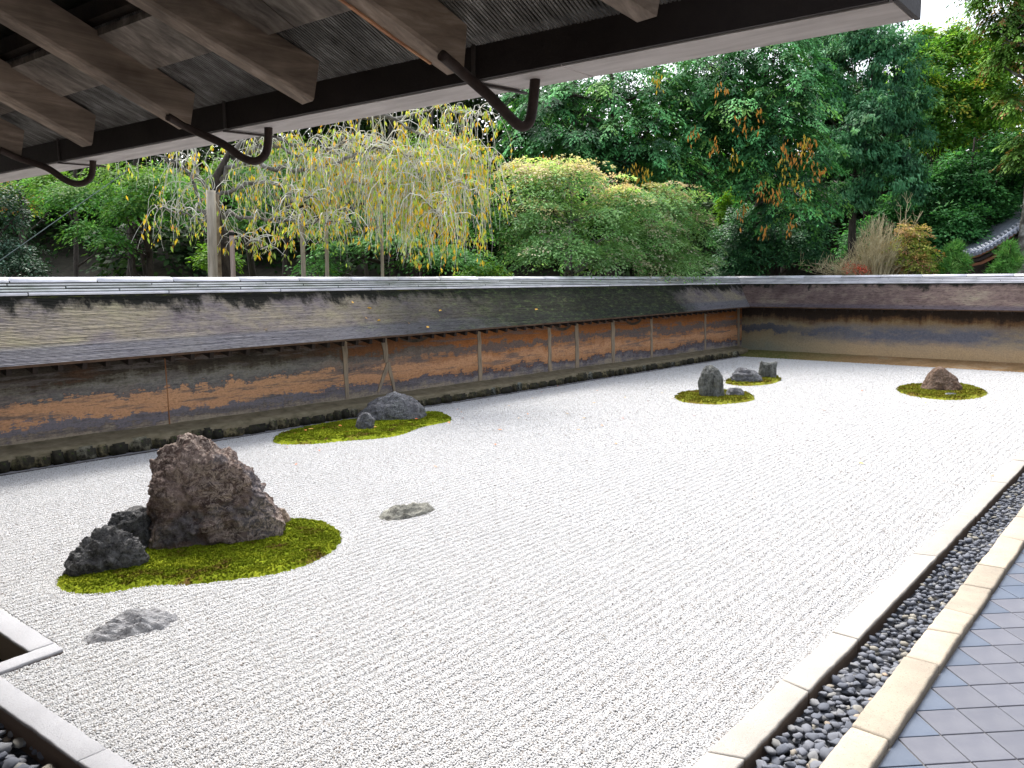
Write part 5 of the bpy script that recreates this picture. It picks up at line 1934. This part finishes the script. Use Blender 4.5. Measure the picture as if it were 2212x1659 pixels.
# big autumn maple in the middle, flushed pink at the top
maple_pal = [G(.20, .31, .14, 3), G(.28, .39, .18, 3), G(.33, .42, .24, 2), G(.14, .24, .10, 2), G(.44, .42, .32, .9)]
maple_top = [G(.60, .54, .30, 2), G(.60, .46, .34, 1.4), G(.50, .58, .24, 2.6), G(.56, .52, .36, 1)]
tree('autumn_maple', 'pale green maple flushing pink and yellow, its branches drooping over the long wall', 1235, 21.5,
     [(1150, 400, 75, 48, 22), (1230, 390, 80, 50, 22), (1340, 440, 80, 48, 22.6), (1430, 450, 80, 55, 24), (1490, 500, 62, 50, 25.4), (1170, 470, 90, 50, 21.5), (1290, 480, 90, 42, 22), (1390, 520, 90, 45, 23.6), (1210, 545, 100, 42, 21),
      (1320, 560, 90, 38, 22.4), (1130, 530, 60, 60, 22), (1110, 380, 35, 45, 22), (1505, 565, 42, 30, 25.4), (1440, 575, 70, 30, 24.4), (1512, 592, 26, 16, 24.9)],
     880, 72, 0.44, 0.085, maple_pal, top_pal=maple_top, trunk_r=.16, shell=0.52, limbs=12, bark=M_BARKL, flat=0.10, trunk_top=3.9)


# cypresses with orange dead fronds
def dead_fronds(lst, depth):
    def f(root, L_):
        P, A, N_, LN, C_ = [], [], [], [], []
        for (x_, y_, n_, c_) in lst:
            c0 = dp(x_, y_, depth - 2.2 + rng.uniform(-.3, .3))
            n2 = n_ * 5
            t = rng.random(n2)
            P.append(c0 + rng.standard_normal((n2, 3)) * 0.10 + np.array([0, 0, -1]) * (t * 0.45)[:, None])
            A.append(rdir(n2) * 0.4 + np.array([0, 0, -1.0])); N_.append(rdir(n2)); LN.append(np.full(n2, 0.16) * rng.uniform(.7, 1.3, n2))
            C_.append(np.array([c_]) * rng.uniform(.7, 1.2, (n2, 1)))
        leaf_cloud('dead_fronds', np.concatenate(P), np.concatenate(A), np.concatenate(N_), np.concatenate(LN), 0.3, np.concatenate(C_), M_NEEDLE, root)['label'] = 'orange brown dead fronds hanging in the crown'
    return f


cyp = [G(.055, .15, .065, 3), G(.08, .21, .09, 3), G(.12, .28, .11, 2.2), G(.02, .055, .03, 2.0), G(.22, .36, .10, .8)]
OG = (.42, .19, .04); YG = (.42, .30, .04)
tree('cypress', 'tall dark cypress with drooping fronds above the autumn maple', 1330, 27,
     [(1180, 260, 90, 70, 27), (1280, 210, 90, 60, 27), (1380, 190, 90, 70, 27), (1250, 310, 90, 40, 26), (1370, 300, 90, 60, 26), (1440, 360, 70, 60, 26), (1180, 220, 70, 40, 28), (1310, 370, 110, 45, 27), (1440, 240, 60, 80, 27)],
     760, 64, 0.60, 0.13, cyp, 'frond', M_NEEDLE, jitter=0.45, trunk_r=.28, shell=0.3, limbs=14, trunk_top=9,
     extra=dead_fronds([(1515 - 155, 355, 5, YG), (1395, 365, 5, YG), (1180, 330, 4, OG), (1205, 345, 3, OG), (1375, 360, 4, (.35, .2, .03))], 26))
tree('cypress', 'right hand cypress in the middle with many orange dead fronds', 1640, 29.5,
     [(1530, 180, 80, 70, 27), (1640, 140, 90, 60, 27), (1720, 190, 60, 80, 26.5), (1560, 280, 80, 60, 26.5), (1690, 290, 85, 70, 26), (1620, 380, 90, 50, 27), (1730, 370, 50, 70, 26), (1490, 330, 60, 80, 27), (1700, 450, 70, 40, 26.5), (1590, 230, 60, 50, 26), (1540, 130, 80, 50, 28), (1680, 100, 70, 40, 28)],
     860, 64, 0.60, 0.13, cyp, 'frond', M_NEEDLE, jitter=0.45, trunk_r=.3, shell=0.3, limbs=14, trunk_top=10,
     extra=dead_fronds([(1650, 390, 5, OG), (1690, 345, 4, YG), (1700, 300, 5, OG), (1725, 320, 5, OG), (1735, 290, 4, YG), (1680, 400, 4, OG), (1740, 395, 4, YG), (1770, 345, 4, OG), (1600, 250, 4, OG), (1560, 175, 3, OG), (1590, 330, 4, YG), (1420, 160, 4, YG),
                        (1655, 470, 3, OG), (1710, 470, 3, OG), (1605, 440, 5, OG), (1640, 240, 3, OG), (1750, 300, 4, OG), (1718, 380, 4, YG), (1543, 300, 3, OG), (1500, 270, 3, OG)], 26))
tree('ivy_bush', 'dark small leaved evergreen bush below the cypresses', 1670, 29.6,
     [(1620, 520, 80, 70, 29.6), (1710, 540, 80, 60, 29.4), (1755, 480, 30, 110, 29), (1590, 580, 60, 30, 29.4)], 1500, 20, 0.25, 0.11,
     [G(.04, .10, .055, 3), G(.075, .18, .095, 2), G(.13, .27, .125, 1.2)], mat=M_LEAFG, trunk_r=.12, shell=0.4, cat='bush')
# blue green evergreen oak
oak = [G(.07, .17, .105, 3), G(.11, .25, .15, 3), G(.18, .34, .215, 2), G(.025, .06, .04, 1.0), G(.27, .42, .25, .8)]
tree('evergreen_oak', 'tall blue green evergreen oak right of the cypresses', 1850, 31,
     [(1870, 110, 75, 60, 31), (1930, 150, 70, 90, 30.5), (1800, 220, 60, 50, 31), (1890, 260, 90, 60, 30), (1960, 260, 50, 90, 30), (1830, 330, 80, 50, 30), (1920, 370, 80, 60, 30), (1850, 430, 50, 40, 30.5), (1970, 400, 40, 70, 30), (1780, 150, 60, 50, 32), (1760, 100, 60, 40, 33), (1830, 90, 60, 40, 32)],
     1500, 40, 0.42, 0.17, oak, 'droop', M_LEAF, trunk_r=.26, shell=0.45, limbs=14, trunk_top=7.5)
lime = [G(.17, .30, .06, 3), G(.25, .38, .07, 3), G(.34, .45, .09, 2), G(.48, .46, .07, .8), G(.09, .18, .05, 1.5)]
tree('bright_tree', 'bright yellow green leafy tree under the patch of sky', 2010, 34,
     [(2000, 150, 60, 55, 35), (2080, 120, 55, 50, 35), (2120, 190, 70, 70, 34), (2050, 230, 75, 60, 34), (2120, 280, 60, 50, 34), (1990, 90, 35, 30, 36), (2060, 80, 22, 30, 35), (2030, 300, 60, 40, 34), (2150, 130, 50, 60, 34), (2180, 240, 50, 60, 34), (1985, 200, 50, 60, 34)],
     1900, 30, 0.42, 0.15, lime, trunk_r=.16, shell=0.35, limbs=12, trunk_top=6)
tree('shade_tree', 'dark green leafy tree low on the right behind the end wall', 2080, 32,
     [(2070, 390, 80, 50, 32), (2160, 340, 60, 60, 32), (2200, 420, 60, 60, 32), (2190, 520, 60, 50, 32), (1990, 420, 50, 50, 32), (2110, 440, 70, 40, 31.5), (2000, 520, 60, 60, 32), (2060, 500, 70, 60, 31), (1870, 530, 60, 50, 32), (1940, 470, 60, 50, 32), (2150, 480, 40, 40, 32)],
     1600, 26, 0.40, 0.15, [G(.055, .14, .06, 3), G(.09, .23, .09, 2), G(.14, .31, .12, 1.2)], trunk_r=.15, shell=0.3, limbs=12)
tree('cedar', 'tall cedar with a pale trunk at the right edge', 2192, 30, [(2180, 40, 55, 45, 30), (2200, 120, 50, 35, 30), (2160, -20, 60, 40, 30), (2230, 60, 60, 60, 30), (2205, 220, 35, 30, 30), (2240, 330, 50, 50, 30)],
     900, 26, 0.42, 0.16, [G(.15, .24, .05, 2), G(.22, .31, .07, 2), G(.28, .17, .06, .7), G(.07, .13, .03, 2)], 'frond', M_NEEDLE, trunk_r=.26, shell=0.3, limbs=8, trunk_top=13, bark=M_BARKL)

# yellow green undergrowth glowing in gaps
for (x_, y_, rx, ry, dpt, lab) in ((1570, 460, 25, 45, 33, 'lit yellow green sapling seen in the gap below the cypress'), (1040, 590, 60, 16, 23, 'yellow green undergrowth behind the wall at the foot of the layered maple'),
                                   (2030, 300, 22, 60, 38, 'yellow green sapling behind the thin trunk on the right'), (470, 560, 50, 30, 24, 'bright green sapling between the support poles')):
    tree('sapling', lab, x_, dpt, [(x_, y_, rx, ry, dpt)], 90, 22, 0.25, 0.11, [G(.14, .24, .03, 2), G(.22, .30, .03, 1)], trunk_r=.04, shell=0.2, limbs=3)

# ------------------------------------------------------------------ weeping cherry
ch = dp(478, 600, 17.5); ch[2] = GZ
cr = empty('weeping_cherry', tuple(ch))
tag(cr, 'old weeping cherry with pale bare hanging twigs and sparse yellow leaves, propped on poles', 'tree')
CD = 17.0
def cp(x_, y_, d_=0.0): return Vector(dp(x_, y_, CD + d_))
b = MB()
trunk_path = [Vector(ch), cp(480, 600), cp(478, 560), cp(470, 500), cp(462, 440), cp(470, 380), cp(500, 320)]
b.tube(trunk_path, [.26, .24, .22, .18, .13, .09, .05], 10)
b.build('trunk', M_BARK, cr, True)
limb_list = [
    ([(470, 500), (430, 440), (410, 380), (370, 340), (300, 318)], .10, 0), ([(462, 440), (430, 385), (420, 330), (400, 290), (380, 260)], .09, .4), ([(465, 430), (540, 395), (600, 400), (640, 430), (690, 430)], .10, -.4),
    ([(470, 400), (540, 330), (600, 300), (680, 320), (760, 345), (830, 340)], .12, 0), ([(500, 340), (600, 370), (700, 360), (780, 330), (860, 330), (930, 335)], .11, -.5), ([(500, 330), (580, 280), (700, 250), (820, 250), (950, 235), (1040, 250)], .12, .5),
    ([(690, 340), (760, 300), (840, 315), (880, 340), (905, 385)], .07, -.6), ([(560, 300), (640, 330), (700, 370), (720, 410)], .08, -.3), ([(480, 470), (560, 470), (640, 480), (700, 470), (760, 480)], .09, -.6), ([(820, 250), (920, 290), (1000, 330), (1060, 350)], .07, -.2),
    ([(700, 370), (780, 400), (850, 390), (910, 430), (960, 470)], .06, -.7), ([(470, 480), (420, 470), (380, 450), (340, 455)], .06, -.3), ([(860, 330), (920, 360), (980, 380), (1030, 420)], .06, -.5), ([(480, 530), (530, 520), (580, 530)], .05, -.5)]
bl = MB()
anchors = []
for pth, r0, dd in limb_list:
    P_ = [cp(x_, y_, dd * i / (len(pth) - 1) * 2) for i, (x_, y_) in enumerate(pth)]
    fine = []
    for q in range(len(P_) - 1):
        for j in range(5):
            fine.append(P_[q].lerp(P_[q + 1], j / 5) + mn.noise_vector(Vector((q * 5 + j, r0 * 99, dd)) * 0.9) * 0.16)
    fine.append(P_[-1])
    N_ = len(fine)
    bl.tube(fine, [r0 * (1 - 0.80 * i / N_) * 0.5 for i in range(N_)], 6)
    for i in range(2, N_): anchors.append((fine[i], i / N_))
bl.build('limbs', M_BARKL, cr, True)
# twigs: arch out then hang; dense to the right
tw = MB(); tips = []
LP = []; LA = []; LC = []
rightw = np.array([0.35 + max(0, (CR.T @ (np.array(a_[0]) - EYE))[0] + 6) * 0.22 for a_ in anchors]); rightw /= rightw.sum()
for i in range(780):
    a0, tt = anchors[rng.choice(len(anchors), p=rightw)]
    v_ = CR.T @ (np.array(a0) - EYE)
    xpx = 1106 + FO * v_[0] / v_[2]; ypx = 829.5 + FO * v_[1] / v_[2]
    hd = rng.uniform(0, 6.28)
    outv = Vector((math.cos(hd), math.sin(hd), 0)) * rng.uniform(0.2, 0.8)
    rise = rng.uniform(0.0, 0.28)
    maxlen = min(2.3, max(0.35, (590 - ypx) / FO * CD)) if xpx > 520 else min(1.1, max(0.3, (560 - ypx) / FO * CD))
    if 520 < xpx < 780: maxlen *= 0.62
    Ln = maxlen * rng.uniform(0.35, 1.0)
    pts_ = []
    sw = Vector((rng.uniform(-.25, .25), rng.uniform(-.25, .25), 0)); ph = rng.uniform(0, 9)
    nseg = 9
    for k_ in range(nseg + 1):
        t = k_ / nseg
        pts_.append(Vector(a0) + outv * math.sin(min(1, t * 1.8) * math.pi / 2) + Vector((0, 0, rise * math.sin(min(1, t * 2.2) * math.pi) - Ln * max(0, t - 0.12) ** 1.25)) + sw * t * t + mn.noise_vector(Vector((t * 3, ph, 0))) * 0.07)
    rr_ = rng.uniform(0.004, 0.008)
    tw.tube(pts_, [rr_ * (1.5 - 1.1 * k_ / nseg) for k_ in range(nseg + 1)], 3)
    kc_ = rng.uniform(2, 9)
    nl_ = rng.poisson(17 if xpx > 830 else (10 if xpx > 560 else 6))
    for q in range(nl_):
        k_ = int(np.clip(rng.normal(kc_, 1.6), 1, nseg))
        LP.append(pts_[k_] + Vector(rdir(1)[0]) * 0.06); LA.append((rng.uniform(-.4, .4), rng.uniform(-.4, .4), -1.0))
        c_ = [(.72, .50, .05), (.72, .38, .03), (.48, .52, .09), (.30, .44, .10), (.66, .26, .05)][rng.choice(5, p=[.24, .08, .36, .30, .02])]
        LC.append(np.array(c_) * rng.uniform(.8, 1.15))
    if rng.random() < 0.5:
        k_ = rng.integers(2, 6)
        p2 = [pts_[k_] + Vector((math.cos(ph), math.sin(ph), 0)) * (0.3 * t2) + Vector((0, 0, -Ln * 0.5 * t2 ** 1.4)) for t2 in np.linspace(0, 1, 6)]
        tw.tube(p2, [rr_ * .8, rr_ * .7, rr_ * .6, rr_ * .5, rr_ * .5, rr_ * .4], 3)
o = tw.build('hanging_twigs', M_TWIG, cr); o['kind'] = 'stuff'
LP = np.array([p[:] for p in LP]); n_ = len(LP)
print('cherry leaves', n_)
o = leaf_cloud('yellow_leaves', LP, np.array(LA), rdir(n_), np.full(n_, .118) * rng.uniform(.4, 1.25, n_), 0.36, np.array(LC), M_LEAF, cr); o['kind'] = 'stuff'

# support poles of the cherry
def pole(x_, ytop, depth, r_, mat, label, lean=0.0, bar=False):
    top = Vector(dp(x_ - lean, ytop, depth)); bot = Vector(dp(x_, 600, depth)); bot.z = GZ
    root = empty('support_pole', tuple(bot)); tag(root, label, 'pole', 'poles propping the weeping cherry')
    b = MB(); b.tube(limb_pts(bot, top, 8, 0.006), [r_ * (1.05 - 0.012 * i) for i in range(9)], 10); b.build('pole_shaft', mat, root, True)
    if r_ < 0.06:
        b = MB(); b.tube([top + Vector((0, 0, -0.10)), top + Vector((0, 0, -0.07)), top + Vector((0, 0, -0.03))], [r_ * 1.15, r_ * 1.3, r_ * 1.15], 8); b.build('rope_binding', M_ROPE, root)
    if bar:
        r3 = Vector(CR[:, 0]) * 0.22
        b = MB(); b.tube([top - r3 + Vector((0, 0, -.02)), top + r3 + Vector((0, 0, -.05))], 0.045, 8); b.build('crossbar', M_POLE, root, True)


pole(455, 412, 16.0, 0.095, M_POLE, 'thickest pale grey support pole, leftmost under the cherry')
pole(466, 420, 16.6, 0.07, simple('knotted log', (0.10, 0.07, 0.04), (0.30, 0.25, 0.18), 6), 'rough knotted log bound behind the thickest support pole')
pole(500, 498, 16.2, 0.05, M_POLEP, 'short pinkish support pole right of the thickest one')
pole(658, 440, 16.5, 0.05, M_POLE, 'slim leaning pale support pole in the middle', 8)
pole(704, 474, 16.8, 0.042, M_POLE, 'slim support pole with a crossbar at its top', 0, True)
pole(826, 430, 17.2, 0.035, M_POLE, 'thin far support pole half hidden by hanging twigs', 3)
# guy wire
b = MB(); b.tube([dp(-60, 605, 15.5), dp(280, 365, 16.5)], 0.008, 5)
tag(b.build('guy_wire', simple('grey wire', (.14, .18, .17), (.2, .25, .24), 5)), 'thin grey guy wire slanting up at the left behind the wall', 'wire')

# ------------------------------------------------------------------ beyond the end wall
sh = dp(1890, 600, 27.5); sh[2] = GZ
br = empty('bare_shrub', tuple(sh)); tag(br, 'large bare straw coloured shrub of fine upright twigs behind the end wall', 'shrub')
b = MB()
for i in range(420):
    tx_ = rng.normal(1895, 62); hgt = rng.uniform(0.15, 1) ** 0.8
    top_y = 592 - hgt * max(25, 135 * math.exp(-((tx_ - 1900) / 75) ** 2))
    st_ = Vector(dp(1890 + (tx_ - 1890) * 0.45, 605, 27.3 + rng.uniform(-.6, .6)))
    en_ = Vector(dp(tx_, top_y, 27.3 + rng.uniform(-1.0, 1.0)))
    lp = limb_pts(st_, en_, 5, 0.12, 0.04)
    b.tube(lp, [0.012, 0.010, 0.009, 0.007, 0.006, 0.004], 3)
    for j in range(3):
        q = rng.integers(2, 5)
        b.tube(limb_pts(lp[q], lp[q] + Vector(rdir(1)[0]) * 0.25 + Vector((0, 0, .25)), 3, .15), [0.006, .005, .005, .004], 3)
for (x_, y_) in ((1960, 440), (1990, 462), (1985, 470), (1945, 445)):
    lp = limb_pts(Vector(dp(1925, 590, 27.2)), Vector(dp(x_, y_, 27.0)), 7, 0.10)
    b.tube(lp, [0.02, .018, .016, .014, .012, .010, .008, .006], 4)
    for j in range(14):
        q = rng.integers(4, 8)
        b.tube(limb_pts(lp[q], lp[q] + Vector(rdir(1)[0]) * 0.22 + Vector((0, 0, .2)), 3, .15), [0.007, .006, .005, .004], 3)
b.build('twigs', M_TWIGB, br)['kind'] = 'stuff'
pos, ax, nm, ln, w_, col = sprays([px_lobe(1850, 582, 40, 12, 26.9)], 30, 16, 0.12, 0.06, [G(.50, .08, .06, 1), G(.42, .13, .08, 1)], 'broad', 0.2)
leaf_cloud('red_leaves', pos, ax, nm, ln, w_, col, M_LEAF, br)['label'] = 'last red leaves low on the shrub'

tree('orange_bush', 'rounded orange and yellow green autumn bush behind the end wall', 1968, 26.9, [(1965, 545, 48, 50, 27.0), (1985, 570, 42, 30, 26.8)], 300, 24, 0.16, 0.085,
     [G(.34, .36, .09, 3), G(.26, .33, .06, 2), G(.50, .32, .12, 2), G(.50, .26, .16, 1)], top_pal=[G(.50, .34, .20, 2), G(.50, .42, .16, 1)], trunk_r=.06, shell=0.75, limbs=4, cat='bush')
for x_, w2, lab in ((2062, 32, 'small young pine behind the end wall, left of the temple eave'), (2177, 30, 'small young pine in front of the temple eave at the right edge')):
    tree('young_pine', lab, x_, 26.6, [(x_ - 6, 582, w2, 16, 26.6), (x_ + 8, 566, w2 * .8, 14, 26.6), (x_ - 2, 550, w2 * .6, 14, 26.6), (x_ + 4, 536, w2 * .32, 12, 26.6)], 190, 26, 0.5, 0.20, [G(.12, .26, .07, 3), G(.18, .33, .10, 2), G(.26, .38, .13, 1)], 'needle', M_NEEDLE, trunk_r=.04, shell=0.2, limbs=4)

# temple roof corner, upturned, at the right edge
tr = Vector(dp(2150, 560, 28.6))
tm = empty('temple_roof', (tr.x, tr.y, GZ)); tag(tm, 'upturned tiled corner of a small temple roof at the right edge', 'building')
def tq(x_, y_, d_=28.6): return Vector(dp(x_, y_, d_))
curve = [(2092, 549), (2115, 544), (2140, 532), (2165, 517), (2190, 500), (2215, 483), (2250, 462), (2300, 430)]
edge = [tq(x_, y_, 28.6 + 0.010 * (x_ - 2092)) for x_, y_ in curve]
bk = Vector(CR[:, 2]); bk.z = 0; bk.normalize()
V = []; F = []
for p in edge: V += [p, p + bk * 2 + Vector((0, 0, 0.12)), p + Vector((0, 0, -0.10)), p + bk * 2 + Vector((0, 0, 0.0))]
for i in range(len(edge) - 1):
    a_ = i * 4; c_ = a_ + 4
    F += [(a_, c_, c_ + 1, a_ + 1), (a_ + 2, a_ + 3, c_ + 3, c_ + 2), (a_, a_ + 2, c_ + 2, c_)]
link('roof_slope', mesh('roof_slope', V, F), M_TEMT, tm)
b = MB(); b.tube([p + Vector((0, 0, .05)) for p in edge], 0.055, 8); b.build('edge_ridge', M_TEMT, tm, True)
L_ = [edge[0].lerp(edge[1], 0)]
for i in range(len(edge) - 1):
    for j in range(3):
        p = edge[i].lerp(edge[i + 1], j / 3)
        b = MB(); b.tube([p - bk * 0.10 + Vector((0, 0, -0.035)), p + bk * 0.3 + Vector((0, 0, 0.10))], 0.062, 10); b.build('eave_tile', M_TEMT, tm)
b = MB(); b.tube([edge[0] + Vector((0, 0, 0.02)), edge[0] + Vector((0, 0, 0.16)), edge[0] + Vector((0, 0, .19))], [.05, .05, .02], 8); b.build('corner_finial', M_TEMT, tm)
for k_, (dz_, mt_) in enumerate(((-0.17, M_TEMW), (-0.30, M_DWOOD), (-0.42, M_TEMW))):
    b = MB()
    for i in range(len(edge) - 1):
        o_ = bk * (0.12 + 0.12 * k_) + Vector((0, 0, dz_))
        b.beam(edge[i] + o_ + Vector(CR[:, 0]) * 0.15 * k_, edge[i + 1] + o_ + Vector(CR[:, 0]) * 0.15 * k_, 0.10, 0.09)
    b.build('eave_beam', mt_, tm)
b = MB(); b.box(0, 0.001, 0, 0.001, 0, 0.001)
c0 = tq(2185, 560, 30.5)
b = MB(); b.hexa([c0 + Vector(CR[:, 0]) * u_ + bk * v_ + Vector((0, 0, z_)) for z_ in (-2.6, 0.25) for (u_, v_) in ((0, 0), (4, 0), (4, 3), (0, 3))]); b.build('temple_wall', M_DWOOD, tm)
# little tiled roof seen through the bare shrub
c0 = tq(1872, 573, 28.6)
lr = empty('small_tiled_roof', (c0.x, c0.y, GZ)); tag(lr, 'little dark blue tiled roof half hidden behind the bare shrub', 'roof')
rv = Vector(CR[:, 0]); rv.z = 0; rv.normalize()
b = MB(); b.hexa([c0 + rv * u_ + bk * v_ + Vector((0, 0, z_)) for (u_, v_, z_) in ((-.55, -.4, -.28), (.55, -.4, -.28), (.55, .4, -.28), (-.55, .4, -.28), (-.4, -.04, .02), (.4, -.04, .02), (.4, .04, .02), (-.4, .04, .02))]); b.build('tiled_slope', M_TEMT, lr)
for k_ in range(8):
    u_ = -.5 + k_ * .14
    b = MB(); b.tube([c0 + rv * u_ - bk * .42 + Vector((0, 0, -.25)), c0 + rv * u_ * .8 - bk * .05 + Vector((0, 0, .03))], .03, 6); b.build('roof_tile', M_TEMT, lr)
b = MB(); b.tube([c0 - rv * .45 + Vector((0, 0, .06)), c0 + rv * .45 + Vector((0, 0, .06))], .06, 8); b.build('ridge', M_TEMT, lr, True)
b = MB(); b.hexa([c0 + rv * u_ + bk * v_ + Vector((0, 0, z_)) for z_ in (-3.0, -.28) for (u_, v_) in ((-.35, -.2), (.35, -.2), (.35, .2), (-.35, .2))]); b.build('roof_support', M_DWOOD, lr)
